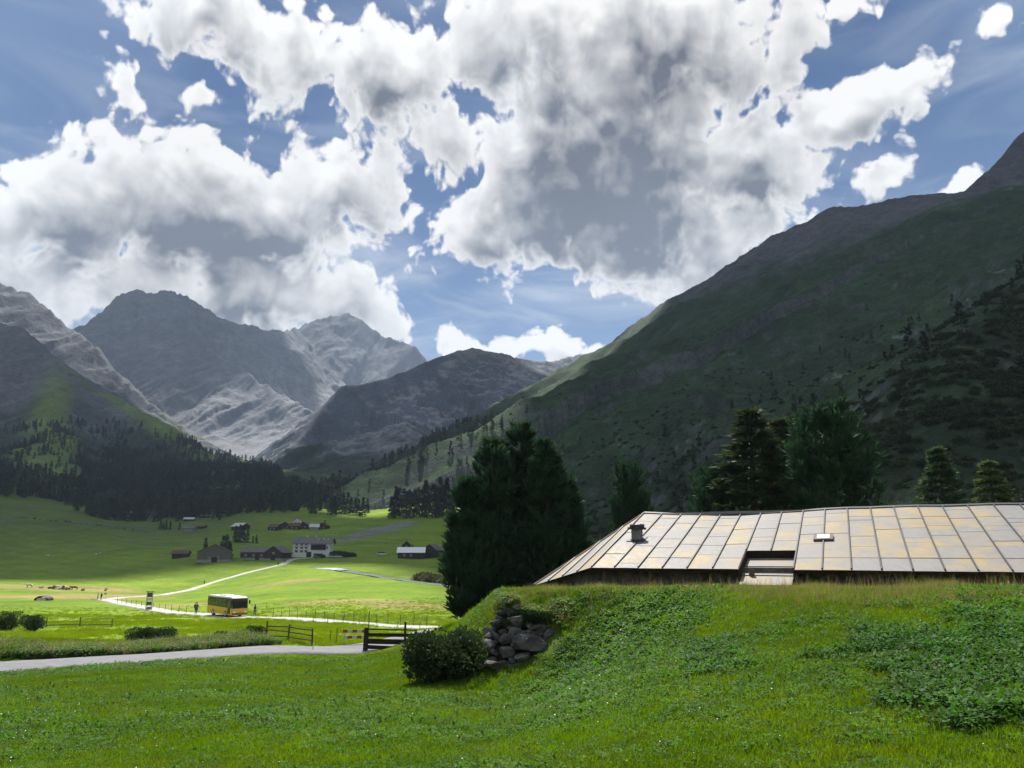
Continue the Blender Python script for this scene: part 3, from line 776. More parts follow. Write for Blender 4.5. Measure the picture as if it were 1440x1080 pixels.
big = T_.noise(tc, .9, 4.0, .6); fine = T_.noise(tc, 5.0, 5.0, .65)
rusty = T_.math('MULTIPLY', T_.mapr(oi, .12, .70), T_.mapr(T_.math('ADD', big, T_.math('MULTIPLY', fine, .4)), .52, .86))
streak = T_.new('ShaderNodeMapping'); streak.inputs['Scale'].default_value = (5.0, .7, .7); T_.link(tc, streak.inputs[0])
st = T_.mapr(T_.noise(streak.outputs[0], 2.0, 4.0, .6), .35, .75)
grey = T_.mix(T_.mapr(fine, .3, .7), (.152, .148, .145), (.195, .188, .180))
grey = T_.mix(T_.math('MULTIPLY', st, .35), grey, (.235, .225, .21))
rc = T_.mix(st, (.285, .215, .095), (.235, .19, .115))
T_.link(T_.mix(rusty, grey, rc), b_.inputs['Base Color'])
T_.link(T_.mapr(fine, .3, .7, .5, .7), b_.inputs['Roughness'])
bnp = T_.new('ShaderNodeBump'); bnp.inputs['Strength'].default_value = .12; bnp.inputs['Distance'].default_value = .03
T_.link(big, bnp.inputs['Height']); T_.link(bnp.outputs[0], b_.inputs['Normal'])
roofm = m_
darkmetal = mat('seam_metal', (.035, .035, .038), (.022, .022, .024), 8, .5, .4)
woodm = mat('weathered_wood', (.12, .09, .065), (.07, .052, .04), 4, .9, .15, .5, 25)
darkwood = mat('dark_wood', (.040, .030, .024), (.022, .017, .014), 5, .9, .15, .5, 25)
def loc_(p): return tuple(np.asarray(p) - B0)
def panel(parent, cs, n0=0.0, name='roof_panel'):
    """four roof corners (s,t) -> thin slightly bulged sheet"""
    V = []; G = 4
    for j in range(G):
        for i in range(G):
            u, v = i / (G - 1), j / (G - 1)
            s = (cs[0][0] * (1 - u) + cs[1][0] * u) * (1 - v) + (cs[3][0] * (1 - u) + cs[2][0] * u) * v
            t = (cs[0][1] * (1 - u) + cs[1][1] * u) * (1 - v) + (cs[3][1] * (1 - u) + cs[2][1] * u) * v
            V.append(loc_(rp(s, t, n0 + .003 * math.sin(math.pi * u) - .008 * v)))
    F = [(j * G + i, j * G + i + 1, (j + 1) * G + i + 1, (j + 1) * G + i) for j in range(G - 1) for i in range(G - 1)]
    n = len(V); V += [tuple(np.array(v) - .012 * Nn) for v in V]; F += [tuple(i + n for i in reversed(f)) for f in F]
    rim = list(range(G)) + [j * G + G - 1 for j in range(1, G)] + [(G - 1) * G + i for i in range(G - 2, -1, -1)] + [j * G for j in range(G - 2, 0, -1)]
    F += [(rim[k], rim[(k + 1) % len(rim)], rim[(k + 1) % len(rim)] + n, rim[k] + n) for k in range(len(rim))]
    me = mesh_np(name, V, F, roofm, False); return link(name, me, parent)
roof = MB()
KN = [round((sA - roof_hit(1040, 795)[0]) / PW), round((sA - roof_hit(1040, 795)[0]) / PW) + 2]
ncol = 26; R0 = random.Random(5)
for k in range(-1, ncol):                       # boarding below the sheets
    s0 = sA - k * PW; s1 = s0 - PW
    if k < 0: continue
    tlo = .04 if k not in range(*KN) else 2.3
    roof.hexa([loc_(rp(s, t, n)) for n in (-.16, -.03) for s, t in ((s0, tlo), (s1, tlo), (s1, LEN - .02), (s0, LEN - .02))])
roofo = roof.obj('roof', darkwood, barn)
NOT0, NOT1, NTOP = roof_hit(1040, 795)[0], roof_hit(1105, 790)[0], 2.3
kn = [round((sA - NOT0) / PW), round((sA - NOT0) / PW) + 2]
for k in range(ncol):
    s0 = sA - k * PW; s1 = s0 - PW; t = -.12
    tb = -.12
    if kn[0] <= k < kn[1]: tb = t = NTOP
    rows = 0
    while t < LEN - .05:
        h = R0.choice((1.42, 1.42, 1.42, .62, 1.9)); t1 = min(t + h, LEN)
        if LEN - t1 < .4: t1 = LEN
        panel(roofo, [(s0, t - .06), (s1, t - .06), (s1, t1), (s0, t1)], .01 * R0.random() + (rows % 2) * .004); t = t1; rows += 1
    b = MB()
    for j in range(8):
        ta, tb2 = (tb if (k - 1) in range(*kn) or k not in range(*kn) else NTOP) + (LEN - tb) * j / 8, tb + (LEN - tb) * (j + 1) / 8
        b.hexa([loc_(rp(s0 + ds, tt, n)) for n in (0.0, .065) for ds, tt in ((-.022, ta), (.022, ta), (.022, tb2), (-.022, tb2))])
    b.obj('seam', darkmetal, roofo)
# lower roof piece in the notch
ns0, ns1 = sA - kn[0] * PW, sA - kn[1] * PW
for j in range(3):
    ta, tb_ = -.75 + j * 1.0, -.75 + (j + 1) * 1.0
    panel(roofo, [(ns0 - .05, ta - .08), (ns1 + .05, ta - .08), (ns1 + .05, tb_), (ns0 - .05, tb_)], -.34 + j * .025)
nb_ = MB(); 
nb_.hexa([loc_(rp(s, t, n)) for n in (-.36, .0) for s, t in ((ns0, NTOP - .03), (ns1, NTOP - .03), (ns1, NTOP + .03), (ns0, NTOP + .03))])
for s in (ns0, ns1): nb_.hexa([loc_(rp(s + d, t, n)) for n in (-.42, .012) for d, t in ((-.03, -.12), (.03, -.12), (.03, NTOP), (-.03, NTOP))])
nb_.obj('notch_trim', darkwood, roofo)
# left facet falling away from the last seam, cut by the verge
D3 = at(751, 823, rp(sA, 0)[1] + 1.1); Bt = rp(sA, LEN); At = rp(sA, -.12)
nf = 4
for i in range(nf):
    f0, f1 = i / nf, (i + 1) / nf
    lo0, lo1 = At + (D3 - At) * f0, At + (D3 - At) * f1
    hi0, hi1 = Bt + (D3 - Bt) * (f0 * .9), Bt + (D3 - Bt) * (f1 * .9 if i < nf - 1 else .97)
    dn = np.array([0, 0, -.014])
    mb = MB(); mb.hexa([loc_(p + dn) for p in (lo0, lo1, hi1, hi0)] + [loc_(p) for p in (lo0, lo1, hi1, hi0)]); mb.obj('roof_panel', roofm, roofo)
    sb = MB(); w = E * .022; up = np.array([0, 0, .06])
    sb.hexa([loc_(p) for p in (lo0 - w, lo0 + w, hi0 + w, hi0 - w)] + [loc_(p + up) for p in (lo0 - w, lo0 + w, hi0 + w, hi0 - w)]); sb.obj('seam', darkmetal, roofo)
vb = MB(); d = np.array([0, 0, .05]); o_ = E * .05
vb.hexa([loc_(p) for p in (D3 - o_, D3 + o_, Bt + o_, Bt - o_)] + [loc_(p + d) for p in (D3 - o_, D3 + o_, Bt + o_, Bt - o_)]); vb.obj('verge_board', woodm, roofo)
rb = MB()
for k in range(ncol):
    s0, s1 = sA - k * PW, sA - (k + 1) * PW
    rb.hexa([loc_(rp(s, LEN + t, n)) for n in (-.06, .05) for s, t in ((s0, -.08), (s1, -.08), (s1, .16), (s0, .16))])
rb.obj('ridge_cap', darkmetal, roofo)
# back slope so the roof is closed
bk = MB(); sE = sA - ncol * PW
UB = Hn * math.cos(SL) - np.array([0, 0, math.sin(SL)])
bk.hexa([loc_(p + n * np.array([0, 0, 1])) for n in (-.12, 0) for p in (rp(sA, LEN), rp(sE, LEN), rp(sE, LEN) + UB * 8, rp(sA, LEN) + UB * 8)]); bk.obj('back_slope', roofm, roofo)
# stone-and-timber wall under the eave
wl = MB(); wb = -2.4
for (p, q) in ((rp(sA - .3, .7), rp(sE, .7)), (rp(sA - .3, .7), rp(sA - .3, LEN * 1.7))):
    p, q = p.copy(), q.copy(); dv = (q - p); dv[2] = 0; dv /= np.linalg.norm(dv); nv = np.array([-dv[1], dv[0], 0]) * .12
    zt = rp(sA - .3, .7)[2] - .2
    wl.hexa([loc_((*(x[:2]), z)) for z in (-3.2, zt) for x in (p - nv, q - nv, q + nv, p + nv)])
p, q = rp(sA - .3, .7), At + (D3 - At) * .78 + Hn * .6
wl.hexa([loc_((x[0], x[1], z)) for x, z in ((p, -3.2), (q, -3.2), (q + Hn * .2, -3.2), (p + Hn * .2, -3.2), (p, rp(sA - .3, .7)[2] - .25), (q, q[2] + .02), (q + Hn * .2, q[2] + .02), (p + Hn * .2, rp(sA - .3, .7)[2] - .25))])
wl.obj('wall', mat('barn_wall', (.14, .125, .11), (.06, .05, .042), 2.5, .95, .1, .8, 9), barn)
for k in range(0, ncol, 2):
    p = rp(sA - k * PW - .4, .25); pm = MB(); pm.tube([loc_((p[0], p[1], -2.6)), loc_((p[0], p[1], p[2] - .12))], [.11, .10], 8); pm.obj('post', woodm, barn)
fb = MB(); 
for k in range(ncol):
    if kn[0] <= k < kn[1]: continue
    s0, s1 = sA - k * PW, sA - (k + 1) * PW
    fb.hexa([loc_(rp(s, t, n)) for n in (-.15, -.012) for s, t in ((s0, -.10), (s1, -.10), (s1, -.05), (s0, -.05))])
fb.obj('fascia', darkwood, barn)
# chimney
cs, ct = roof_hit(896, 757)
cpz = rp(cs, ct); ch = MB(); ch.box(loc_(cpz + [0, 0, .10]), (.40, .40, .66), (0, 0, math.atan2(E[1], E[0])))
cho = ch.obj('chimney', mat('chimney_stone', (.22, .215, .21), (.13, .125, .12), 6, .9, .2, .6, 20), roofo)
cc = MB(); cz = loc_(cpz + [0, 0, .47]); cc.box(cz, (.60, .60, .09), (0.05, 0, .3))
for dx, dy, h in ((-.2, -.15, .14), (.16, .1, .12), (.0, -.2, .1), (.2, -.2, .13)): cc.box((cz[0] + dx, cz[1] + dy, cz[2] + .09), (.22, .2, h), (.1, .2, dx * 7))
cc.obj('chimney_cap', mat('chimney_cap_stone', (.07, .068, .066), (.04, .04, .04), 6, .95, .1, .6, 20), cho)
fl = MB(); fl.hexa([loc_(rp(cs + a, ct + b, n)) for n in (.02, .04) for a, b in ((-.38, -.42), (.38, -.42), (.38, .4), (-.38, .4))]); fl.obj('flashing', darkmetal, cho)
# skylight
ss, st_ = roof_hit(1158, 757)
sk = MB(); sk.hexa([loc_(rp(ss + a, st_ + b, n)) for n in (.02, .10) for a, b in ((-.36, -.36), (.36, -.36), (.36, .36), (-.36, .36))])
sko = sk.obj('skylight', mat('skylight_frame', (.13, .11, .09), (.08, .07, .06), 6, .7), roofo)
sp_ = MB(); sp_.hexa([loc_(rp(ss + a, st_ + b, n)) for n in (.10, .115) for a, b in ((-.23, -.29), (.23, -.29), (.23, .29), (-.23, .29))]); sp_.obj('pane', mat('skylight_pane', (.78, .80, .82), (.7, .72, .74), 2, .12, .6), sko)

# ------------------------------------------------------------------ dry stone wall
import bmesh
stonem = mat('wall_stone', (.155, .15, .145), (.06, .058, .055), 2.2, .95, .1, 1.0, 7, rnd=.35)
def stone_mesh(seed, sub=2):
    bm = bmesh.new(); bmesh.ops.create_icosphere(bm, subdivisions=sub, radius=.5)
    V = np.array([v.co for v in bm.verts]); r = np.random.default_rng(seed)
    for _ in range(13):      # chip flat faces
        n = r.normal(0, 1, 3); n /= np.linalg.norm(n); dd = r.uniform(.24, .40); h = V @ n; V = V - np.maximum(h - dd, 0)[:, None] * n
    V *= 1 + .025 * r.normal(0, 1, (len(V), 1))
    for v, p in zip(bm.verts, V): v.co = p
    me = bpy.data.meshes.new('stone'); bm.to_mesh(me); bm.free(); me.materials.append(stonem); return me
STONES = [stone_mesh(i, 2) for i in range(9)]
wp = at(735, 934, 23.6)
swall = thing('stone_wall', 'tumbled dry stone retaining wall at the end of the grassy knoll', 'wall', tuple(wp))
WPOLY = [(684,938),(688,905),(694,880),(702,858),(712,846),(724,850),(735,862),(750,868),(770,874),(792,882),(798,898),(782,914),(752,930),(715,940)]
def wall_depth(px, py): return 23.25 + (935 - py) * .0105 + abs(px - 735) * .004
placed = []; RS = random.Random(11)
placed.append((747, 906, 44, 30)); 
for (cx, cy_, w_, h_) in ((727, 876, 24, 24), (722, 893, 20, 20), (708, 900, 18, 16), (712, 918, 22, 18), (735, 925, 22, 14), (768, 915, 24, 18), (775, 893, 20, 18), (757, 882, 18, 14)): placed.append((cx, cy_, w_, h_))
for _ in range(3000):
    x, y_ = RS.uniform(682, 802), RS.uniform(816, 940)
    if not inpoly(np.array([x]), np.array([y_]), WPOLY)[0]: continue
    w_ = RS.uniform(9, 19); h_ = w_ * RS.uniform(.55, .85)
    if all(abs(x - a) > (w_ + c) * .36 or abs(y_ - b) > (h_ + d_) * .38 for a, b, c, d_ in placed): placed.append((x, y_, w_, h_))
for (x, y_, w_, h_) in placed:
    p = at(x, y_, wall_depth(x, y_)); k = 23.4 / FPX
    o = link('stone', RS.choice(STONES), swall, tuple(p - wp), (RS.uniform(-.3, .3), RS.uniform(-.35, .35), RS.uniform(-.4, .4)), (w_ * k * 1.3, max(w_, h_) * k * 1.1, h_ * k * 1.35))
core = MB()
V = []
for (x, y_) in WPOLY:
    V.append(at(x, y_, wall_depth(x, y_) + .12) - wp)
n_ = len(V); V += [v + np.array([.1, 1.4, 0]) for v in V]
core.add(V, [tuple(range(n_)), tuple(reversed(range(n_, 2 * n_)))] + [(i, (i + 1) % n_, (i + 1) % n_ + n_, i + n_) for i in range(n_)])
core.obj('earth_core', mat('wall_earth', (.045, .037, .028), (.025, .02, .016), 5, 1, .05), swall)
RS = random.Random(31)
for i, (x, y_, w_) in enumerate(((690, 934, 22), (700, 941, 17), (676, 938, 13), (688, 905, 16), (696, 893, 15), (684, 887, 14))):
    p = at(x, y_, 23.0 + .2 * i % 2); zg = gz(p[0], p[1])
    tag(link('boulder', STONES[i], None, (p[0], p[1], p[2]), (RS.random(), RS.random() * .4, RS.random() * 3), (w_ * .03, w_ * .028, w_ * .018)), 'pale loose stone fallen at the foot of the stone wall', 'stone', 'loose stones by the wall')

# ------------------------------------------------------------------ big stone pine, near bush, trees behind the barn
pz = at(722, 876, 50); pz[2] = gz(pz[0], pz[1])
pine = thing('stone_pine', 'large dark dense stone pine standing beside the stone wall', 'tree', tuple(pz))
VV, FF, off = [], [], 0
tk = 50 / FPX
for i, (px_, top, rr) in enumerate(((733, 608, 62), (694, 634, 50), (768, 640, 46), (660, 686, 36), (797, 690, 34), (720, 660, 70), (690, 740, 62), (765, 745, 62))):
    H = (876 - top) * tk * 1.0; cx = (px_ - 722) * tk; cyy = RS.uniform(-1.4, 1.4)
    V, F = crown(300 + i, H, lambda h, r_=rr * tk: r_ * (max(.03, (1 - h)) ** .52) * (.8 + .4 * min(1, h * 3)) , 150, 'pine', 30, .55, 5, width=.10, cone=.34, h0=.02, centre=(cx, cyy), shoot_up=1.1)
    VV.append(V); FF.append(F + off); off += len(V)
    t = MB(); t.tube([(cx * .4, cyy * .4, -.4), (cx * .8, cyy * .8, H * .3), (cx, cyy, H * .6), (cx, cyy, H * .93)], [.28, .2, .12, .03], 8); t.obj('trunk', barkm, pine, smooth=True)
link('crown', mesh_np('crown', np.vstack(VV), np.vstack(FF), pinem), pine)

bushleaf = leafmat('bush_leaves', (.024, .048, .020), (.045, .075, .025), .25, 3.0, .1)
def bush(name, label, loc, sx, sy, sz, n, leaf, m, seed, group=None, lumps=7, cat='bush'):
    r = np.random.default_rng(seed); o = thing(name, label, cat, loc, 0, group)
    V, F, off = [], [], 0
    for i in range(lumps):
        c = np.array([r.uniform(-.55, .55) * sx, r.uniform(-.55, .55) * sy, r.uniform(.2, .62) * sz]); rad = r.uniform(.26, .58)
        k = n // lumps; d = r.normal(0, 1, (k, 3)); d /= np.linalg.norm(d, axis=1)[:, None]
        P = c + d * (r.uniform(.35, 1, k) ** .5)[:, None] * rad * np.array([sx, sy, sz * .75]); P[:, 2] = np.maximum(P[:, 2], .03)
        v, f = blades(P, d + [0, 0, .3], np.full(k, leaf), .30, 1, .5, r); V.append(v); F.append(f + off); off += len(v)
    link('foliage', mesh_np('foliage', np.vstack(V), np.vstack(F), m), o)
    s = MB()
    for i in range(6):
        a = i * 1.05; s.tube([(0, 0, -.1), (math.cos(a) * sx * .25, math.sin(a) * sy * .25, sz * .35), (math.cos(a) * sx * .5, math.sin(a) * sy * .5, sz * .7)], [.035, .025, .01], 5)
    s.obj('stems', barkm, o); return o
p = at(624, 966, 23.4); bush('round_bush', 'round dark green bush in front of the stone wall', (p[0], p[1], gz(p[0], p[1])), 1.36, 1.1, 1.72, 15000, .115, bushleaf, 5, lumps=22)
p = at(752, 868, 24.1); bush('overhanging_shrub', 'dark juniper shrub overhanging the top of the stone wall', (p[0], p[1], p[2] - .25), 1.1, .45, .55, 7000, .08, bushleaf, 6, lumps=10, cat='shrub')

PINE_A = tree_meshes(401, 10, 3.0, 'pine', 170, 22, .55, 5, leafmat('bright_pine_needles', (.022, .056, .027), (.040, .084, .036), .25, 1.2, .12), prof=round_prof(2.7), width=.10, cone=.35, shoot_up=.9)
SPR = [tree_meshes(410 + i, 10, 2.1, 'larch', 170, 18, .46, 4, larchm if i == 2 else sprucem, prof=cone_prof((2.5, 2.2, 2.2)[i], .8), width=.10, cone=.5, shoot_up=.1, whorl=(15, 13, 11)[i]) for i in range(3)]
def put_tree(px, top, base_px, Y, meshes, name, label, H0=10.0, cat='tree', group=None, rz=0.0, wide=1.0):
    b = at(px, 760, Y); z = gz(b[0], b[1]); tp = at(px, top, Y)[2]; s = (tp - z) / H0
    o = tree(name, label, cat, meshes, (b[0], b[1], z - .1), s, rz, group); o.scale = (s * wide, s * wide, s); return o
put_tree(1068, 574, 0, 56, SPR[0], 'spruce', 'tall loose spruce behind the barn roof, beside the round-topped pine', wide=1.6)
put_tree(1110, 586, 0, 60, SPR[1], 'spruce', 'yellowish spruce between the tall loose spruce and the round-topped pine', rz=1.0, wide=1.6)
put_tree(1176, 584, 0, 52, PINE_A, 'stone_pine', 'round-topped bright green stone pine behind the barn roof', rz=.5, wide=.95)
put_tree(1012, 664, 0, 58, PINE_A, 'stone_pine', 'small bluish pine at the foot of the tall loose spruce', rz=2.0, wide=.9)
put_tree(888, 662, 0, 66, PINE_A, 'stone_pine', 'dark young pine standing behind the chimney end of the barn', rz=3.0, wide=.62)
put_tree(1332, 628, 0, 60, SPR[0], 'spruce', 'slim dark spruce behind the right part of the metal roof', rz=4.0, wide=1.3)
put_tree(1405, 646, 0, 62, SPR[2], 'larch', 'small pale green larch behind the metal roof', rz=1.2, wide=1.5)
put_tree(800, 672, 0, 62, SPR[1], 'spruce', 'thin brownish half-bare spruce behind the large stone pine', rz=2.2, wide=.8)
for i, (px_, top, Y) in enumerate(((1090, 690, 47), (1135, 688, 46), (1205, 690, 46), (1040, 700, 50), (960, 705, 60), (1290, 690, 60), (1370, 695, 60))):
    b = at(px_, 740, Y); z = gz(b[0], b[1]); h = at(px_, top, Y)[2] - z
    bush('shrub', ('leafy green shrub under the tall loose spruce behind the ridge', 'leafy green shrub under the round-topped pine, behind the ridge', 'leafy shrub at the outer side of the round-topped pine', 'leafy shrub next to the small bluish pine', 'lone leafy shrub between chimney-end pine and small bluish pine', 'leafy shrub between round-topped pine and slim spruce', 'leafy shrub between slim spruce and pale larch')[i], (b[0], b[1], z), h * .62, h * .6, h, 4000, .16, shrubm, 60 + i, 'shrubs behind the barn', 7, 'shrub')

# ------------------------------------------------------------------ grass
gm = [leafmat('grass_blades', (.095, .165, .012), (.150, .205, .018), .45, .5, .30), leafmat('grass_fresh', (.110, .200, .016), (.165, .245, .022), .5, .5, .25),
      leafmat('dry_grass', (.22, .19, .075), (.30, .24, .10), .4, .8, .25), leafmat('herb_leaves', (.050, .130, .014), (.095, .185, .020), .42, 1.0, .3)]
flowerm = mat('white_petals', (.75, .75, .70), (.6, .6, .55), 3, .8)
def tuft(seed, n, rad, h, w, m, lean=.5):
    r = np.random.default_rng(seed); V, F = [], []
    for i in range(n):
        a = r.uniform(0, 6.28); q = rad * math.sqrt(r.uniform()); x, y = q * math.cos(a), q * math.sin(a)
        hh = h * r.uniform(.55, 1.15); b = r.uniform(0, 6.28); l = hh * lean * r.uniform(.2, 1); dx, dy = math.cos(b) * l, math.sin(b) * l
        c = r.uniform(0, 6.28); sx, sy = math.cos(c) * w, math.sin(c) * w; k = len(V)
        V += [(x - sx, y - sy, -.02), (x + sx, y + sy, -.02), (x + dx * .4 + sx * .8, y + dy * .4 + sy * .8, hh * .6), (x + dx * .4 - sx * .8, y + dy * .4 - sy * .8, hh * .6), (x + dx, y + dy, hh)]
        F += [(k, k + 1, k + 2, k + 3), (k + 3, k + 2, k + 4)]
    return proto(mesh_np('tuft', V, F, m))
def herb(seed, n, rad, h, leaf, m, flower=0):
    r = np.random.default_rng(seed); V, F, mi = [], [], []
    for i in range(n):
        a = r.uniform(0, 6.28); q = rad * math.sqrt(r.uniform()); p = Vector((q * math.cos(a), q * math.sin(a), h * r.uniform(.35, 1)))
        d = Vector((math.cos(a + r.normal(0, .7)), math.sin(a + r.normal(0, .7)), r.normal(.0, .45))).normalized(); s = d.cross(Vector((0, 0, 1))).normalized() * leaf * r.uniform(.3, .45); L = leaf * r.uniform(.7, 1.3)
        k = len(V); nn = d.cross(s).normalized() * leaf * .12
        V += [p, p + d * L * .5 + s + nn, p + d * L, p + d * L * .5 - s + nn, p + d * L * .5]; F += [(k, k + 1, k + 4), (k + 1, k + 2, k + 4), (k + 2, k + 3, k + 4), (k + 3, k, k + 4)]; mi += [0] * 4
    for i in range(flower):
        a = r.uniform(0, 6.28); q = rad * r.uniform(0, 1); c = Vector((q * math.cos(a), q * math.sin(a), h * r.uniform(1.05, 1.4))); k = len(V); rr = .012
        V += [c + Vector((rr * math.cos(j), rr * math.sin(j), .004 * (j % 2))) for j in (0, 1.26, 2.51, 3.77, 5.03)]; F += [(k, k + 1, k + 2, k + 3, k + 4)]; mi += [1]
    return proto(mesh_np('herb', V, F, [m, flowerm], mi=mi))
def near_field(n, y0, y1, pw, amin=-.86, amax=.86):
    # density falls with distance
    t = rng.uniform(0, 1, n); y = (y0 ** pw + t * (y1 ** pw - y0 ** pw)) ** (1 / pw)
    x = rng.uniform(amin, amax, n) * (y + 6.5); return x, y
def in_barn(x, y):
    p = np.stack([x, y], 1) - EO[:2]; t = p @ Hn[:2]; s = p @ E[:2]; return (t > .5) & (t < 16) & (s < sA + .5) & (s > sE)
def clear(x, y):
    k = (polydist(x, y, NEAR_ROAD) > 2.7) & (polydist(x, y, BUS_ROAD) > 2.1) & ~in_barn(x, y)
    z = ground(x, y); px, py = project(np.stack([x, y, z], 1)); k &= ~(inpoly(px, py, WPOLY) & (y < 26)); return k
x, y = near_field(260000, 3.0, 62.0, .75); k = clear(x, y); x, y = x[k], y[k]; z = ground(x, y); n = len(x)
protos = [tuft(i, 20, .13, .105, .0038, gm[i % 2], .7) for i in range(4)]
far_s = np.clip((y / 14) ** .55, .8, 2.2) * (.35 + .65 * sstep(polydist(x, y, NEAR_ROAD), 2.5, 12))
idx = np.where(fbm(x, y, 4, 3) + rng.normal(0, .2, n) > .05, rng.integers(0, 2, n) * 2 + 1, rng.integers(0, 2, n) * 2)
scatter('meadow_grass', np.stack([x, y, z], 1), protos, far_s * rng.uniform(.65, 1.25, n) * (1 + .35 * fbm(x, y, 5, 3)), rng.uniform(0, 6.28, n), tilt=rng.normal(0, .12, (n, 2)), label='short green meadow grass across the foreground', idx=idx)
x, y = near_field(60000, 56.0, 170.0, .5, -.86, .1); k = clear(x, y) & (rng.uniform(0, 1, len(x)) < sstep(y, 170, 75) * np.clip(.7 + fbm(x, y, 12, 3) * 1.5, .1, 1)); x, y = x[k], y[k]; z = ground(x, y); n = len(x)
vgm = leafmat('valley_grass_blades', (.155, .225, .014), (.205, .27, .020), .5, .1, .25)
scatter('valley_grass', np.stack([x, y, z], 1), [tuft(20 + i, 26, .3, .16, .010, vgm, .7) for i in range(3)], rng.uniform(.7, 1.7, n), rng.uniform(0, 6.28, n), label='bright green grass on the sunlit valley floor')
x, y = near_field(140000, 3.0, 45.0, .8); k = clear(x, y)
hn = fbm(x, y, 5, 4) + .55 * sstep(x, 4, 12) * sstep(y, 20, 9) + .7 * np.exp(-((x - 2.8) / 2.2) ** 2 - ((y - 20) / 4.) ** 2)
k &= rng.uniform(0, 1, len(x)) < np.clip(.42 + hn * .8, .10, 1); x, y, hn = x[k], y[k], hn[k]; z = ground(x, y); n = len(x)
protos = [herb(i, 26, .14, .11, .062, gm[3]) for i in range(3)] + [herb(9, 22, .13, .10, .055, gm[3], 1)]
scatter('meadow_herbs', np.stack([x, y, z], 1), protos, np.clip((y / 14) ** .4, .8, 1.6) * (.75 + np.clip(hn, -.2, .8) * .8) * rng.uniform(.7, 1.3, n), rng.uniform(0, 6.28, n), tilt=rng.normal(0, .15, (n, 2)), label='broad-leaved meadow herbs and clover on the knoll and meadow', idx=np.where(rng.uniform(0, 1, n) < .05, 3, rng.integers(0, 3, n)))
# dry seed grass along the eave and knoll edge
s = rng.uniform(sE, sA + 3.6, 15000); t = -.3 - np.abs(rng.normal(0, 2.2, 15000)); P = EO[None] + s[:, None] * E + t[:, None] * Hn; x, y = P[:, 0], P[:, 1]; k = clear(x, y) & (t < .4); x, y = x[k], y[k]; z = ground(x, y); n = len(x)
scatter('dry_grass_fringe', np.stack([x, y, z], 1), [tuft(30 + i, 14, .14, .30, .0032, gm[2] if i != 1 else gm[0], .6) for i in range(3)], rng.uniform(.5, 1.5, n) * np.clip(.6 + fbm(x, y, 2.5, 3), .4, 1.3), rng.uniform(0, 6.28, n), label='dry yellow seed grass along the knoll edge below the roof')
# golden seed grass on the crest of the knoll, nettles and docks on its flank
x, y = near_field(60000, 14.0, 27.0, 1.0, -.02, .86); k = clear(x, y); x, y = x[k], y[k]; z = ground(x, y); px, py = project(np.stack([x, y, z], 1))
k = (px > 705) & (rng.uniform(0, 1, len(x)) < .85 * sstep(py + 9 * fbm(x, y, 2.5, 3), 862, 836)); P = np.stack([x, y, z], 1)[k]; n = len(P)
scatter('golden_seed_grass', P, [tuft(35 + i, 12, .15, .24, .0030, gm[2] if i != 1 else gm[1], .6) for i in range(3)] + [tuft(39, 4, .16, .55, .0030, gm[2], .35)], rng.uniform(.35, .95, n), rng.uniform(0, 6.28, n), label='golden dry seed grass on the crest of the knoll', idx=rng.choice(4, n, p=[.36, .26, .32, .06]))
nettlem = leafmat('nettle_leaves', (.034, .100, .012), (.060, .140, .018), .38, 1.0, .35)
x, y = near_field(40000, 5.0, 26.0, 1.0, -.1, .86); k = clear(x, y); x, y = x[k], y[k]; z = ground(x, y); px, py = project(np.stack([x, y, z], 1))
def patch(cx, cy_, rx, ry): return np.hypot((px - cx) / rx, (py - cy_) / ry)
d = np.minimum.reduce([patch(1350, 950, 150, 85), patch(860, 880, 90, 42), patch(830, 925, 100, 30), patch(1290, 905, 120, 24), patch(1000, 930, 60, 26)]) + 1.1 * fbm(x, y, 1.3, 4)
k = rng.uniform(0, 1, len(x)) < .8 * sstep(d, 1.05, .4); P = np.stack([x, y, z], 1)[k]; n = len(P)
scatter('nettle_patches', P, [herb(60 + i, 40, .15, (.11, .15, .19)[i], (.045, .055, .062)[i], nettlem) for i in range(3)], rng.uniform(.55, 1.2, n), rng.uniform(0, 6.28, n), tilt=rng.normal(0, .15, (n, 2)), label='dark leafy nettle and dock patches on the knoll')
# weeds between road and meadow, left
def along(pl, n, off0, off1):
    i = rng.integers(0, len(pl) - 1, n); t = rng.uniform(0, 1, n)[:, None]; p = pl[i] * (1 - t) + pl[i + 1] * t; d = pl[i + 1] - pl[i]; d /= np.linalg.norm(d, axis=1)[:, None]
    return p + np.stack([-d[:, 1], d[:, 0]], 1) * rng.uniform(off0, off1, n)[:, None]
p = along(NEAR_ROAD[:6], 9000, 2.9, 11.0); k = fbm(p[:, 0], p[:, 1], 5, 3) > -.12; p = p[k]; n = len(p)
weedm = leafmat('weed_leaves', (.055, .095, .022), (.10, .115, .04), .35, .5, .35)
scatter('roadside_weeds', np.column_stack([p, ground(p[:, 0], p[:, 1])]), [herb(70 + i, 46, .26, .50, .13, weedm if i else gm[3], 2) for i in range(3)] + [tuft(80, 22, .25, .85, .012, gm[2], .45), tuft(81, 22, .25, .75, .012, gm[0], .5)], rng.uniform(.45, 1.05, n) * (1 + .9 * fbm(p[:, 0] + 50, p[:, 1], 7, 3)), rng.uniform(0, 6.28, n), label='rank weeds and flowering herbs along the near road', idx=rng.choice(5, n, p=[.34, .24, .22, .07, .13]))
# stream bank scrub
p = along(STREAM[5:], 260, 4.0, 8.0)
scatter('streambank_scrub', np.column_stack([p, ground(p[:, 0], p[:, 1])]), [proto(mesh_np('bank_shrub', *shrub_mesh(140 + i, 200, .3), leafmat('bank_scrub_leaves_%d' % i, (.09, .11, .04), (.15, .14, .06), .3, .4, .3))) for i in range(2)], rng.uniform(1.2, 2.4, len(p)), rng.uniform(0, 6.28, len(p)), label='low brownish willow scrub along the stream bank')

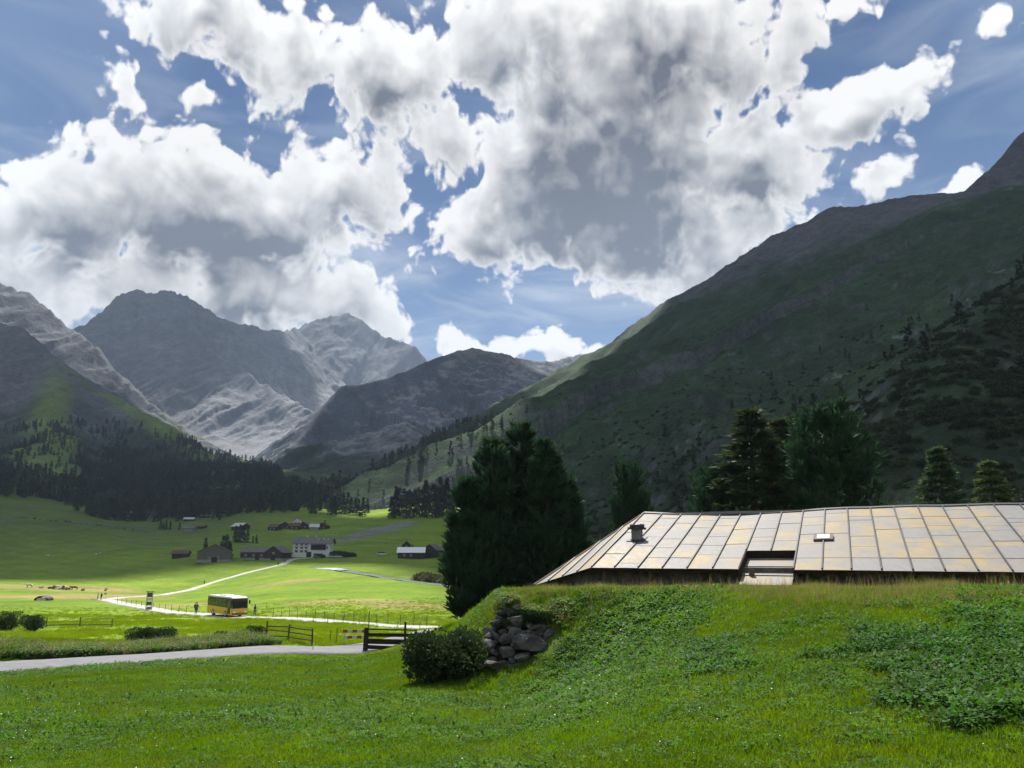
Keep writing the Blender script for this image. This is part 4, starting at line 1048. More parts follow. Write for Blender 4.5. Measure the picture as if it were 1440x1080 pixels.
# rank growth round the stone wall
_pts = []
for (a_, b_), (c_, d_) in zip(WPOLY[3:11], WPOLY[4:12]):
    for _ in range(70):
        t = RS.random(); qx, qy = a_ + (c_ - a_) * t + RS.gauss(0, 4), b_ + (d_ - b_) * t - abs(RS.gauss(0, 5)); _pts.append(at(qx, qy, wall_depth(qx, qy) + RS.uniform(-.1, .9)))
P = np.array(_pts); P[:, 2] = np.maximum(P[:, 2] - .12, ground(P[:, 0], P[:, 1]))
scatter('wall_top_growth', P, [tuft(55, 18, .14, .26, .004, gm[0], .7), tuft(56, 14, .14, .30, .004, gm[2], .7), herb(57, 30, .2, .22, .08, gm[3])], rng.uniform(.6, 1.3, len(P)), rng.uniform(0, 6.28, len(P)), label='grass and herbs overgrowing the top of the stone wall')
# ------------------------------------------------------------------ village
whitem = mat('white_plaster', (.66, .66, .65), (.56, .56, .55), .8, .9, .1, .15, 10)
hutwood = mat('hut_wood', (.060, .045, .035), (.035, .026, .021), 1.5, .9, .1, .5, 10)
greywood = mat('grey_wood', (.13, .12, .11), (.08, .073, .068), 1.5, .9, .1, .5, 10)
slatem = mat('slate_roof', (.16, .155, .155), (.10, .097, .097), 1.2, .8, .3, .5, 6)
tinm = mat('tin_roof', (.50, .51, .53), (.40, .41, .43), 1.0, .45, .5, .1, 4)
brownroof = mat('brown_roof', (.13, .085, .065), (.09, .06, .048), 1.2, .85, .2, .5, 6)
redroof = mat('rusty_roof', (.30, .16, .10), (.22, .12, .08), 1.2, .8, .2, .4, 6)
glassm = mat('window_glass', (.03, .035, .04), (.02, .024, .03), 1, .12, .6)
framem = mat('painted_frame', (.5, .48, .45), (.42, .4, .38), 3, .7)
stonebase = mat('stone_base', (.28, .27, .255), (.18, .172, .165), 1.2, .95, .1, .7, 8)
def house(name, label, cat, px, py, Y, wpx, dep, hpx, rise, rz, wallm, rfm, ridge='x', wins=(), door=None, base=None, chim=0, group=None, over=.6, porch=False):
    """front faces -y; hpx: pixel height to the eave; rise: roof rise in m"""
    k = Y / FPX; w = wpx * k; h = hpx * k; p = at(px, py, Y); zg = gz(p[0], p[1] + dep / 2)
    z0 = min(gz(p[0], p[1]), zg); h = h + max(0, p[2] - z0)
    o = thing(name, label, cat, (p[0], p[1] + dep / 2, z0 - .15), rz, group); hw, hd = w / 2, dep / 2
    b = MB()
    if ridge == 'x':
        b.add([(-hw, -hd, 0), (hw, -hd, 0), (hw, hd, 0), (-hw, hd, 0), (-hw, -hd, h), (hw, -hd, h), (hw, hd, h), (-hw, hd, h), (-hw, 0, h + rise), (hw, 0, h + rise)],
              [(3, 2, 1, 0), (0, 1, 5, 4), (2, 3, 7, 6), (1, 2, 6, 9, 5), (3, 0, 4, 8, 7), (4, 5, 9, 8), (6, 7, 8, 9)])
    else:
        b.add([(-hw, -hd, 0), (hw, -hd, 0), (hw, hd, 0), (-hw, hd, 0), (-hw, -hd, h), (hw, -hd, h), (hw, hd, h), (-hw, hd, h), (0, -hd, h + rise), (0, hd, h + rise)],
              [(3, 2, 1, 0), (0, 1, 5, 8, 4), (2, 3, 7, 9, 6), (1, 2, 6, 5), (3, 0, 4, 7), (4, 8, 9, 7), (8, 5, 6, 9)])
    b.obj('wall', wallm, o)
    th = .18; ro = MB(); e = over
    for sgn in (-1, 1):
        if ridge == 'x':
            sl = rise / hd; y1 = sgn * (hd + e); z1 = h - sl * e
            q = [(-hw - e, 0, h + rise), (hw + e, 0, h + rise), (hw + e, y1, z1), (-hw - e, y1, z1)]
        else:
            sl = rise / hw; x1 = sgn * (hw + e); z1 = h - sl * e
            q = [(0, -hd - e, h + rise), (0, hd + e, h + rise), (x1, hd + e, z1), (x1, -hd - e, z1)]
        if sgn < 0: q = q[::-1]
        ro.hexa([(x, y, z + .03) for x, y, z in q] + [(x, y, z + .03 + th) for x, y, z in q])
    rf = ro.obj('roof', rfm, o)
    for i in range(chim):
        cx = hw * (-.4 + .5 * i); cm = MB(); cm.box((cx, hd * .25, h + rise + .25), (.7, .7, 1.5)); cm.box((cx, hd * .25, h + rise + 1.05), (.9, .9, .14)); cm.obj('chimney', whitem if wallm is whitem else stonebase, rf)
    for (u, v, ww, hh) in wins:          # u,v 0..1 of the front, sizes in m
        f = MB(); x = -hw + u * w; z = v * h
        for bx, bz, sx, sz in ((0, hh / 2, ww + .2, .12), (0, -hh / 2, ww + .2, .12), (-ww / 2, 0, .12, hh), (ww / 2, 0, .12, hh), (0, 0, .07, hh)): f.box((x + bx, -hd - .03, z + bz), (sx, .12, sz))
        fo = f.obj('window', framem, o); g = MB(); g.box((x, -hd - .012, z), (ww, .04, hh)); g.obj('pane', glassm, fo)
    if door: 
        u, ww, hh = door; d = MB(); x = -hw + u * w; d.box((x, -hd - .04, hh / 2 + .1), (ww, .12, hh)); d.box((x, -hd - .06, hh + .15), (ww + .3, .16, .14)); dd = d.obj('door', darkwood, o)
    if base: bb = MB(); bb.box((0, 0, base / 2), (w + .12, dep + .12, base)); bb.obj('stone_base', stonebase, o)
    return o, w, h, dep
# the inn
inn, w, h, dp = house('inn', 'white three-storey inn with dark slate roof and timber balcony front', 'inn', 436, 784, 400, 50, 12, 20, 2.6, R(4), whitem, slatem, 'x',
    wins=[(u, v, 1.3, 1.2) for v in (.42, .66, .88) for u in (.10, .24, .36)] + [(.60, .22, 1.2, 1.1), (.78, .22, 1.2, 1.1), (.93, .66, 1.0, 1.1)], door=(.44, 2.6, 2.7), chim=2, over=1.2)
b = MB(); b.box((w * .19, -dp / 2 - .25, h * .70), (w * .40, .5, h * .36)); tf = b.obj('timber_front', darkwood, inn)
for i in range(9): q = MB(); q.box((w * (.01 + i * .044), -dp / 2 - .53, h * .70), (.12, .08, h * .36)); q.obj('timber_strip', hutwood, tf)
for v in (.56, .80):
    for u in (.10, .24, .36): q = MB(); q.box((-w / 2 + u * w, -dp / 2 - .2, v * h - .75), (1.7, .35, .28)); q.obj('flower_box', darkwood, inn)
# dormers / vents on the inn roof
for u in (.15, .3, .42): q = MB(); q.box((w * u, -dp * .2, h + 2.6 - .7), (.8, .9, .8), None, .8); q.obj('roof_vent', tinm, inn)
house('annex', 'low white flat annex left of the white inn', 'annex', 404, 784, 398, 11, 6, 5, .5, 0, whitem, slatem, 'x', [(.3, .5, 1.2, 1), (.7, .5, 1.2, 1)], over=.3)
house('farm_barn', 'broad stone barn with a rusty roof strip beside the dark firs', 'barn', 294, 791, 370, 44, 13, 15, 3.6, R(20), greywood, redroof, 'y', [(.35, .45, 1, 1), (.6, .45, 1, 1)], (.5, 2.6, 2.6), 1.6)
house('long_barn', 'long wooden barn with pale tin roof left of the gabled grey barn', 'barn', 356, 788, 380, 36, 9, 11, 2.2, 0, hutwood, slatem, 'x', [(.2, .6, 1, .8), (.5, .6, 1, .8), (.8, .6, 1, .8)], (.65, 2, 2), 1.2)
house('gabled_barn', 'grey gabled wooden barn between the long barn and the inn', 'barn', 386, 788, 378, 25, 11, 11, 3.0, R(-8), hutwood, slatem, 'y', [(.5, .9, 1, .8)], (.5, 2.4, 2.4), 1.0)
house('hay_hut', 'dark low wooden hut alone on the slope left of the stone barn', 'hut', 251, 783, 395, 20, 6, 5, 1.4, R(10), hutwood, brownroof, 'x', (), (.5, 1.4, 1.6))
house('meadow_hut', 'tin-roofed wooden hut above the dark firs on the upper meadow', 'hut', 335, 747, 560, 18, 9, 6, 2.4, R(-25), hutwood, tinm, 'x', (), (.5, 1.6, 1.8))
house('small_house', 'small house with pale walls at the foot of the dark forest', 'house', 262, 757, 575, 15, 7, 5, 1.6, R(12), stonebase, slatem, 'x', [(.3, .5, 1, 1), (.7, .5, 1, 1)])
house('forest_hut', 'grey-roofed hut under the forest edge, above the pale-walled house', 'hut', 264, 736, 650, 13, 6, 3.2, 1.4, R(8), hutwood, tinm, 'x')
house('forest_hut', 'flat pale-roofed hut at the top edge of the upper meadow', 'hut', 284, 733.5, 690, 12, 6, 2.6, 1.0, R(-5), hutwood, tinm, 'x')
house('hay_hut', 'tiny dark log hut in the middle of the upper meadow', 'hut', 282, 744.5, 590, 9, 5, 3.5, 1.0, 0, hutwood, brownroof, 'x')
house('white_cottage', 'small white cottage among bushes above the dark hamlet', 'cottage', 415, 737, 620, 11, 7, 4.5, 2.2, R(30), whitem, slatem, 'y', [(.3, .5, .9, .9), (.7, .5, .9, .9)])
ham = [(384, 749, 560, 13, 5.0, brownroof, 'x', 'dark wooden hut at the end of the hamlet row'), (399, 746, 575, 15, 5.5, slatem, 'y', 'dark gabled hut in the hamlet beneath the white cottage'),
       (413, 747, 570, 14, 5.5, brownroof, 'x', 'brown-roofed house in the middle of the dark hamlet row'), (427, 746, 575, 14, 6.0, slatem, 'y', 'grey-roofed gabled house in the dark hamlet row'),
       (440, 748, 565, 12, 5.0, tinm, 'x', 'low hut with a pale wall front in the hamlet row'), (453, 747, 570, 13, 5.5, brownroof, 'y', 'last gabled hut of the hamlet row beside a small fir')]
for i, (px, py, Y, wp_, hp, rm, rd, lb) in enumerate(ham): house('hamlet_house', lb, 'house', px, py, Y, wp_, 8, hp, 2.2, R((-12, 8, 4, -6, 10, -4)[i]), hutwood if i != 4 else stonebase, rm, rd, [(.3, .5, .8, .8), (.7, .5, .8, .8)])
house('bright_roof_barn', 'long wooden barn with bright white tin roof near the stream', 'barn', 577, 784.5, 400, 36, 8, 8, 2.4, R(4), hutwood, mat('bright_tin', (.80, .81, .83), (.72, .73, .75), 1, .4, .5), 'x', [(.25, .55, .9, .8), (.5, .55, .9, .8)], (.8, 1.6, 1.9), chim=1)
house('gabled_barn', 'dark gabled barn touching the bright-roofed barn', 'barn', 607, 781, 405, 19, 10, 8, 2.8, R(-14), hutwood, slatem, 'y', (), (.5, 2, 2.2))
house('shed', 'low dark shed beyond the gabled barn near the stone pine', 'shed', 622, 779, 415, 14, 8, 6, 1.6, R(-6), hutwood, slatem, 'x')
house('rear_barn', 'small dark barn behind the bright tin roof', 'barn', 570, 776, 425, 12, 7, 9.5, 2.0, R(10), hutwood, slatem, 'y')

# ------------------------------------------------------------------ single trees in the valley
MID = [tree_meshes(500 + i, 12, (2.5, 2.1, 2.8)[i], 'spruce', 90, 9, .95, 3, farm, width=.16, cone=.5, shoot_up=.1) for i in range(3)]
def vt(px, base, top, Y, label, group=None, i=0):
    p = at(px, base, Y); z = gz(p[0], p[1]); hh = (base - top) * Y / FPX; s = hh / 12 
    return tree('conifer', label, 'tree', MID[i % 3], (p[0], p[1], z - .2), s, (px * 1.7) % 6.28, group)
RG_ = random.Random(8)
for px, top in ((550,694),(556,690),(561,698),(567,692),(572,688),(578,695),(583,690),(588,694),(593,688),(598,686),(603,692),(608,684),(613,690),(618,683),(623,689),(628,686),(634,692),(639,690),(555,702),(575,700),(596,699),(616,698)):
    b = 731 - (px - 545) * .03 + RG_.uniform(-5, 3); vt(px, b, top + RG_.uniform(-2, 3), 640 + RG_.uniform(-10, 50), 'tall dark conifer in the grove beside the scree track', 'conifers of the grove by the scree track', int(px))
for px, top in ((464,706),(469,704),(476,708),(482,707),(488,702),(493,706),(499,706),(504,708),(510,703),(516,711)):
    vt(px, 730 + RG_.uniform(-2, 3), top + RG_.uniform(-1, 2), 680 + RG_.uniform(-10, 30), 'dark conifer in the row at the upper end of the meadow', 'conifers in the upper meadow row', int(px))
vt(437.5, 731, 711, 690, 'slimmer tree of the lone conifer pair on the bright upper meadow', None, 1); vt(441, 731, 709, 690, 'fuller tree of the lone conifer pair on the bright upper meadow', None, 0)
for px, top, b in ((330,748,770),(336,746,770),(341,749,770),(347,751,769),(360,757,769),(355,760,770)): vt(px, b, top, 470, 'dark fir in the clump between long barn and tin-roofed hut', 'firs clumped below the tin-roofed hut', int(px))
for px, top, b in ((312,757,787),(317,756,787),(321,764,787),(323,768,788)): vt(px, b, top, 384, 'dark fir behind the rusty-roofed stone barn', 'firs behind the stone barn', int(px))
vt(288, 778, 755, 400, 'pointed fir just behind the stone barn gable, apart from the others'); 
for px, top, b in ((224,744,756),(232,742,755),(238,743,755),(251,747,757),(228,745,755)): vt(px, b, top, 590, 'small fir around the pale-walled house', 'small firs by the forest house', int(px))
vt(456, 748, 736, 575, 'small pointed fir at the end of the hamlet row'); vt(433, 745, 738, 580, 'small fir rising behind the hamlet roofs'); vt(580, 771, 761, 430, 'small fir sticking up behind the bright tin roof')
for i, (px, py, Y, sx, sz, lb) in enumerate(((45,887,75,1.6,1.7,'rounded dark bush beside the wire fence, fuller than its neighbour'),(5,884,76,1.5,1.8,'dark bush beside the fuller rounded bush'),
        (205,892,62,1.5,1.4,'broad dark bush in the weeds beyond the near road'),(232,890,63,1.7,1.2,'low bramble bush beside the broad dark bush'),(354,890,60,1.1,1.2,'small round bush at the end of the rail fence'),(322,893,58,1.2,.9,'low weedy bush next to the small round bush'),
        (480,783,398,6,3.2,'dark hedge bush right of the white inn'),(492,783,400,4,2.6,'smaller dark bush at the end of the inn hedge'),(450,785,394,2.4,1.8,'small dark bush in front of the inn terrace'))):
    p = at(px, py, Y); bush('bush', lb, (p[0], p[1], gz(p[0], p[1])), sx, sx * .8, sz, 5200, .13 if Y < 100 else .7, bushleaf, 700 + i, None, 7)

# ------------------------------------------------------------------ bus
def wheel(parent, x, y, r, w):
    t = MB(); t.tube([(x, y - w / 2, r), (x, y + w / 2, r)], [r, r], 18); wo = t.obj('wheel', mat('tyre', (.02, .02, .02), (.03, .03, .03), 5, .8), parent)
    q = MB(); q.tube([(x, y - w / 2 - .02, r), (x, y + w / 2 + .02, r)], [r * .58, r * .58], 14); q.obj('rim', tinm, wo)
yellow = mat('bus_yellow', (.72, .42, .012), (.66, .37, .012), .6, .35, .5); blackglass = mat('bus_glass', (.012, .018, .018), (.02, .028, .026), .6, .08, .6)
p = at(317, 867, 119); bus = thing('bus', 'yellow public bus with dark windows and white roof driving along the valley road', 'bus', (p[0] - .6, p[1] + 2, gz(p[0], p[1] + 1) + .04), R(-46))
L_, W_, H_ = 9.4, 2.45, 3.05
bd = MB(); bd.prism([(-L_ / 2, .38), (L_ / 2 - .1, .38), (L_ / 2, .55), (L_ / 2 - .02, 1.35), (L_ / 2 - 1.9, 1.40), (-L_ / 2, 1.5)], -W_ / 2, W_ / 2); bd.obj('body', yellow, bus)
up = MB(); up.prism([(-L_ / 2 + .02, 1.5), (L_ / 2 - 1.9, 1.402), (L_ / 2 - .03, 1.352), (L_ / 2 - .12, 2.2), (L_ / 2 - .28, 2.82), (-L_ / 2 + .06, 2.82)], -W_ / 2 + .02, W_ / 2 - .02); up.obj('upper_body', mat('bus_black', (.015, .017, .017), (.02, .02, .02), 1, .3), bus)
rf = MB(); rf.prism([(-L_ / 2 + .05, 2.822), (L_ / 2 - .27, 2.822), (L_ / 2 - .4, 2.98), (L_ / 2 - 1.2, 3.05), (-L_ / 2 + .3, 3.05), (-L_ / 2 + .08, 2.95)], -W_ / 2 + .05, W_ / 2 - .05); rfo = rf.obj('roof', mat('bus_roof_white', (.80, .80, .80), (.74, .74, .74), 1, .4), bus)
ac = MB(); ac.box((-.4, 0, 3.12), (2.6, 1.5, .16), None, .85); ac.obj('roof_unit', tinm, rfo)
for s in (-1, 1):
    for i in range(5): g = MB(); g.box((-L_ / 2 + .95 + i * 1.35, s * (W_ / 2 - .012), 2.12), (1.25, .03, 1.0)); g.obj('window', blackglass, bus)
    g = MB(); g.box((L_ / 2 - 1.25, s * (W_ / 2 - .008), 1.55), (1.0, .03, 2.1)); g.obj('door', blackglass, bus)
    m2 = MB(); m2.box((L_ / 2 + .12, s * (W_ / 2 + .16), 2.25), (.14, .2, .5)); m2.box((L_ / 2 - .02, s * (W_ / 2 + .06), 2.55), (.3, .06, .06)); m2.obj('mirror', darkwood, bus)
    hl = MB(); hl.box((L_ / 2 - .0, s * .85, .82), (.08, .42, .2)); hl.obj('headlight', mat('headlight_glass', (.85, .85, .82), (.8, .8, .78), 2, .1, .6), bus)
    for x in (-L_ / 2 + 2.4, L_ / 2 - 2.4): wheel(bus, x, s * (W_ / 2 - .14), .48, .3)
ws = MB(); ws.hexa([(L_ / 2 - .035 + o, y, 1.40) for o in (0, .03) for y in (-1.1, 1.1)][:2] + [(L_ / 2 - .12 + .0, 1.1, 2.25), (L_ / 2 - .12, -1.1, 2.25)] + [(L_ / 2 + .0, -1.1, 1.40), (L_ / 2 + .0, 1.1, 1.40), (L_ / 2 - .085, 1.1, 2.25), (L_ / 2 - .085, -1.1, 2.25)]); ws.obj('windscreen', blackglass, bus)
sgn = MB(); sgn.box((L_ / 2 - .16, 0, 2.55), (.1, 1.5, .28)); sgn.obj('destination_sign', mat('sign_dark', (.03, .03, .03), (.05, .04, .02), 3, .3), bus)
bp = MB(); bp.box((L_ / 2 + .03, 0, .58), (.12, 2.3, .3)); bp.obj('bumper', mat('bus_bumper', (.30, .13, .03), (.25, .1, .03), 2, .5), bus)
rk = MB(); rk.box((-L_ / 2 - .25, 0, 1.0), (.4, 1.7, 1.2)); rk.obj('rear_rack', darkwood, bus)

# ------------------------------------------------------------------ people
def person_mat(name, shirt, legs, skin=(.42, .27, .2)):
    m, T, b = principled(name, .8, .2); z = T.new('ShaderNodeSeparateXYZ'); T.link(T.new('ShaderNodeTexCoord').outputs['Object'], z.inputs[0])
    c = T.mix(T.math('GREATER_THAN', z.outputs[2], .93), legs, shirt); c = T.mix(T.math('GREATER_THAN', z.outputs[2], 1.46), c, skin)
    c = T.mix(T.math('LESS_THAN', z.outputs[2], .08), c, (.05, .04, .035)); T.link(c, b.inputs['Base Color']); return m
def person(label, px, py, Y, rz, shirt, legs, stride=.2, pack=None, h=1.0, group=None, ground_snap=True):
    p = at(px, py, Y); o = thing('person', label, 'person', (p[0], p[1], gz(p[0], p[1]) + .03), rz, group, h)
    J = [((0, 0, .95), .15), ((0, 0, 1.15), .135), ((0, -.01, 1.38), .15), ((0, 0, 1.50), .06), ((0, -.02, 1.62), .095), ((0, -.02, 1.72), .08)]
    E_ = [(0, 1), (1, 2), (2, 3), (3, 4), (4, 5)]
    for s in (-1, 1):
        f = s * stride; k = len(J)
        J += [((s * .10, 0, .88), .095), ((s * .10, -f * .6 - .03, .50), .065), ((s * .10, -f + .04, .08), .045), ((s * .10, -f - .10, .04), .04)]; E_ += [(0, k), (k, k + 1), (k + 1, k + 2), (k + 2, k + 3)]
        k = len(J); J += [((s * .20, 0, 1.40), .06), ((s * .25, f * .5 + .03, 1.14), .045), ((s * .24, f * .8 - .08, .92), .035), ((s * .235, f * .9 - .10, .82), .03)]; E_ += [(2, k), (k, k + 1), (k + 1, k + 2), (k + 2, k + 3)]
    me = bpy.data.meshes.new('body'); me.from_pydata([j[0] for j in J], E_, []); me.materials.append(person_mat('clothes', shirt, legs))
    b = link('body', me, o); md = b.modifiers.new('skin', 'SKIN'); sv = me.skin_vertices[0].data if me.skin_vertices else None
    if sv is None:
        bm = bmesh.new(); bm.from_mesh(me); bm.verts.layers.skin.verify(); bm.to_mesh(me); bm.free(); sv = me.skin_vertices[0].data
    for v, j in zip(sv, J): v.radius = (j[1], j[1]); v.use_root = False
    sv[0].use_root = True; md.use_smooth_shade = True
    b.modifiers.new('sub', 'SUBSURF').levels = 1
    hb = bmesh.new(); bmesh.ops.create_icosphere(hb, subdivisions=2, radius=.105); hm = bpy.data.meshes.new('hair'); hb.to_mesh(hm); hb.free(); hm.materials.append(mat('hair', (.05, .035, .025), (.08, .055, .04), 8)); link('hair', hm, b, (0, .02, 1.73), None, (1, 1.05, .85))
    if pack: q = MB(); q.box((0, .21, 1.24), (.32, .2, .5), None, .85); q.obj('backpack', mat('backpack_cloth', pack, tuple(x * .7 for x in pack), 6), b)
    return o
person('walker in white top carrying a dark backpack ahead of the yellow bus', 358, 865.5, 117, R(200), (.75, .74, .72), (.09, .09, .11), .22, (.03, .03, .04))
person('walker in dark jacket on the road behind the yellow bus', 274.5, 862, 129, R(170), (.05, .07, .08), (.05, .05, .07), .15, (.03, .05, .04))
person('walker in green jacket beside the dark-jacketed walker behind the bus', 276.5, 862.3, 128, R(170), (.07, .12, .08), (.04, .05, .07), .18)
person('standing person in grey at the fork of road and footpath', 137, 844, 200, R(120), (.25, .25, .26), (.06, .06, .08), .08)
person('standing person in black at the fork of road and footpath', 142, 844, 199, R(240), (.03, .03, .035), (.04, .04, .05), .10)
person('lone walker in dark clothes on the middle of the footpath', 287, 822.5, 312, R(30), (.04, .04, .05), (.05, .05, .06), .22)
for px, py, Y, lb in ((391, 797, 348, 'walker trailing the pair on the ramp below the inn'), (399.5, 792.5, 362, 'walker of the pair on the ramp below the inn, in dark red'), (401.5, 792, 364, 'walker of the pair on the ramp below the inn, in blue')):
    person(lb, px, py, Y, R(20), (.15, .04, .04) if 'red' in lb else (.04, .06, .15) if 'blue' in lb else (.06, .06, .06), (.05, .05, .06), .2)

# ------------------------------------------------------------------ cattle resting on the dry patch
def cow_mesh(lying):
    dz = -.62 if lying else 0
    J = [((0, 0, 1.08 + dz), .30), ((.45, 0, 1.10 + dz), .31), ((-.45, 0, 1.06 + dz), .33), ((-.85, 0, 1.10 + dz), .24), ((.82, 0, 1.16 + dz), .22), ((1.08, 0, 1.34 + dz), .15), ((1.28, 0, 1.38 + dz), .13), ((1.55, 0, 1.22 + dz), .085), ((-1.02, 0, 1.12 + dz), .06), ((-1.08, 0, .6 + max(dz, -.3)), .025)]
    E_ = [(0, 1), (0, 2), (2, 3), (1, 4), (4, 5), (5, 6), (6, 7), (3, 8), (8, 9)]
    for r, x in ((1, .62), (3, -.78)):
        for s in (-1, 1):
            k = len(J)
            if lying: J += [((x, s * .26, .35), .13), ((x + .30, s * .36, .12), .075), ((x + .62, s * .34, .07), .05)]
            elif r == 1: J += [((x, s * .20, .88), .13), ((x + .02, s * .20, .48), .07), ((x, s * .20, .04), .055)]
            else: J += [((x, s * .20, .90), .15), ((x - .14, s * .20, .48), .075), ((x - .06, s * .20, .04), .055)]
            E_ += [(r, k), (k, k + 1), (k + 1, k + 2)]
    me = bpy.data.meshes.new('cow_body'); me.from_pydata([j[0] for j in J], E_, [])
    bm = bmesh.new(); bm.from_mesh(me); bm.verts.layers.skin.verify(); bm.to_mesh(me); bm.free()
    for v, j in zip(me.skin_vertices[0].data, J): v.radius = (j[1], j[1])
    me.skin_vertices[0].data[0].use_root = True; return me
cowm = {'pale': mat('pale_hide', (.62, .57, .48), (.5, .44, .36), 2, .9), 'brown': mat('brown_hide', (.14, .08, .05), (.10, .055, .035), 2, .9)}
for i, (px, py, kind, ly) in enumerate(((71, 829, 'brown', 1), (76, 829.5, 'brown', 0), (81, 824.5, 'pale', 0), (86, 824, 'pale', 1), (90.5, 824, 'pale', 0), (89, 828, 'brown', 0), (95, 827, 'brown', 1), (104.5, 826.5, 'brown', 0), (57, 830.5, 'pale', 1), (117, 826.5, 'brown', 1), (41, 825.5, 'pale', 0), (67, 782, 'pale', 0), (136, 776, 'pale', 1), (141, 781, 'pale', 0))):
    Y = 268 if py > 800 else 440; me = cow_mesh(ly); me.materials.append(cowm[kind]); p = at(px, py, Y)
    nm = {('pale', 0): 'pale cow standing', ('pale', 1): 'pale cow lying', ('brown', 0): 'brown cow standing', ('brown', 1): 'brown cow lying'}[(kind, ly)] + (' on the dry patch beyond the tarp shelter' if py > 800 else ' on the shaded left slope')
    o = link('cow', me, None, (p[0], p[1], gz(p[0], p[1])), (0, 0, i * 2.3)); o.modifiers.new('skin', 'SKIN').use_smooth_shade = True; tag(o, nm, 'cow', 'cattle: ' + nm)

# ------------------------------------------------------------------ tarp shelter, signs
p = at(62, 840, 190); ts = thing('tarp_shelter', 'low arched dark tarp over a pale stack on the meadow', 'shelter', (p[0], p[1], gz(p[0], p[1])))
arc = [(1.75 * math.cos(t), 1.15 * math.sin(t)) for t in np.linspace(0, math.pi, 15)]
q = MB(); q.prism(arc + [(x * .93, z * .93) for x, z in reversed(arc)], -1.2, 1.2); q.obj('tarp', mat('dark_tarp', (.02, .024, .024), (.03, .034, .034), 3, .6), ts)
for x in (-.75, 0, .75): q = MB(); q.box((x, -.4, .32), (.7, 1.4, .64), None, .94); q.obj('bale', mat('pale_wrap', (.6, .6, .57), (.5, .5, .48), 3, .6), ts)
p = at(213, 857.5, 150); ib = thing('information_board', 'tall pale-framed information board with dark panels beside the valley road', 'sign', (p[0], p[1] - 1.2, gz(p[0], p[1] - 1.2)))
for x in (-.55, .55): q = MB(); q.box((x, 0, 1.65), (.14, .14, 3.3)); q.obj('post', framem, ib)
for z, hh in ((2.75, .85), (1.15, .6)): q = MB(); q.box((0, -.03, z), (.96, .06, hh)); q.obj('panel', mat('board_panel', (.035, .035, .04), (.08, .08, .085), 3, .5), ib)
q = MB(); q.box((0, -.035, 1.95), (.96, .06, .55)); q.obj('panel', mat('board_pale', (.55, .52, .48), (.45, .43, .4), 4, .6), ib)
q = MB(); q.box((0, 0, 3.34), (1.4, .35, .1)); q.obj('cap', darkwood, ib); q = MB(); q.box((.2, -.3, .3), (1.0, .5, .5), (0, 0, .3), .7); q.obj('plinth', stonebase, ib)
p = at(147.5, 841.5, 207); sg = thing('signpost', 'hiking signpost with small dark boards at the path fork', 'signpost', (p[0], p[1], gz(p[0], p[1])))
q = MB(); q.tube([(0, 0, 0), (0, 0, 2.9)], [.06, .06], 8); q.obj('pole', framem, sg)
for z, x in ((2.65, .1), (2.3, -.1), (1.4, .05)): q = MB(); q.box((x, -.05, z), (.8, .05, .26)); q.obj('sign_board', mat('sign_brown', (.10, .07, .045), (.07, .05, .035), 4, .7), sg)

# ------------------------------------------------------------------ fences, gate, barrier
postm = mat('fence_post', (.11, .09, .07), (.06, .05, .04), 5, .9, .1, .5, 25); wirem = mat('fence_wire', (.16, .16, .16), (.12, .12, .12), 5, .5)
def fence(name, label, pts, step, ph, rails=(), rt=.09, wires=(), pr=.05, lean=.06, cat='fence'):
    pts = np.asarray(pts, float); seg = np.hypot(*np.diff(pts, axis=0).T); s = np.concatenate([[0], np.cumsum(seg)]); n = max(2, int(s[-1] / step) + 1); t = np.linspace(0, s[-1], n)
    X = np.interp(t, s, pts[:, 0]); Yv = np.interp(t, s, pts[:, 1]); Z = ground(X, Yv); o = thing(name, label, cat, (X[0], Yv[0], Z[0])); b0 = np.array([X[0], Yv[0], Z[0]]); r = random.Random(len(label))
    tops = []
    for i in range(n):
        p = np.array([X[i], Yv[i], Z[i]]) - b0; h = ph * r.uniform(.85, 1.15); l = (r.uniform(-lean, lean) * h, r.uniform(-lean, lean) * h)
        q = MB(); q.tube([p - [0, 0, .2], p + [l[0], l[1], h]], [pr, pr * .85], 7); q.obj('post', postm, o); tops.append((p, l, h))
    for z in rails:
        for i in range(n - 1):
            (p, l, h), (p2, l2, h2) = tops[i], tops[i + 1]; q = MB(); a = p + [l[0] * z / h, l[1] * z / h - pr, z + r.uniform(-.04, .04)]; b = p2 + [l2[0] * z / h, l2[1] * z / h - pr, z + r.uniform(-.04, .04)]
            q.tube([a, (a + b) / 2 + [0, 0, r.uniform(-.02, .02)], b], [rt / 2] * 3, 6); q.obj('rail', postm, o)
    for z in wires:
        q = MB(); q.tube([tops[i][0] + [0, 0, z] for i in range(n)], [.008] * n, 4); q.obj('wire', wirem, o)
    return o
fence('rail_fence', 'dark three-rail wooden fence ending beside the near road', line([(374, 903, 60), (404, 906, 58), (439, 908, 56)]), 2.1, 1.22, (.35, .72, 1.05), .10, (), .07)
fence('pasture_fence', 'weathered pasture fence with low rail beside the rounded bushes', line([(64, 887, 82), (100, 886, 83), (157, 886, 84)]), 2.2, 1.0, (.22,), .10, (.55, .85), .06)
fence('wire_fence', 'wire pasture fence on thin posts along the far side of the valley road', line([(384, 866, 112), (450, 869, 103), (520, 873, 95), (600, 880, 88)]), 2.3, 1.15, (), .09, (.45, .8, 1.05), .04)
fence('wire_fence', 'wire pasture fence on thin posts between valley road and information board', line([(165, 846, 185), (213, 853, 157), (262, 859, 135)]), 5.0, 1.1, (), .09, (.5, .95), .045)
fence('wire_fence', 'sparse low wire fence on the near side of the valley road', line([(440, 877, 96), (520, 884, 86), (590, 890, 80)]), 3.4, .8, (), .09, (.4, .7), .035)
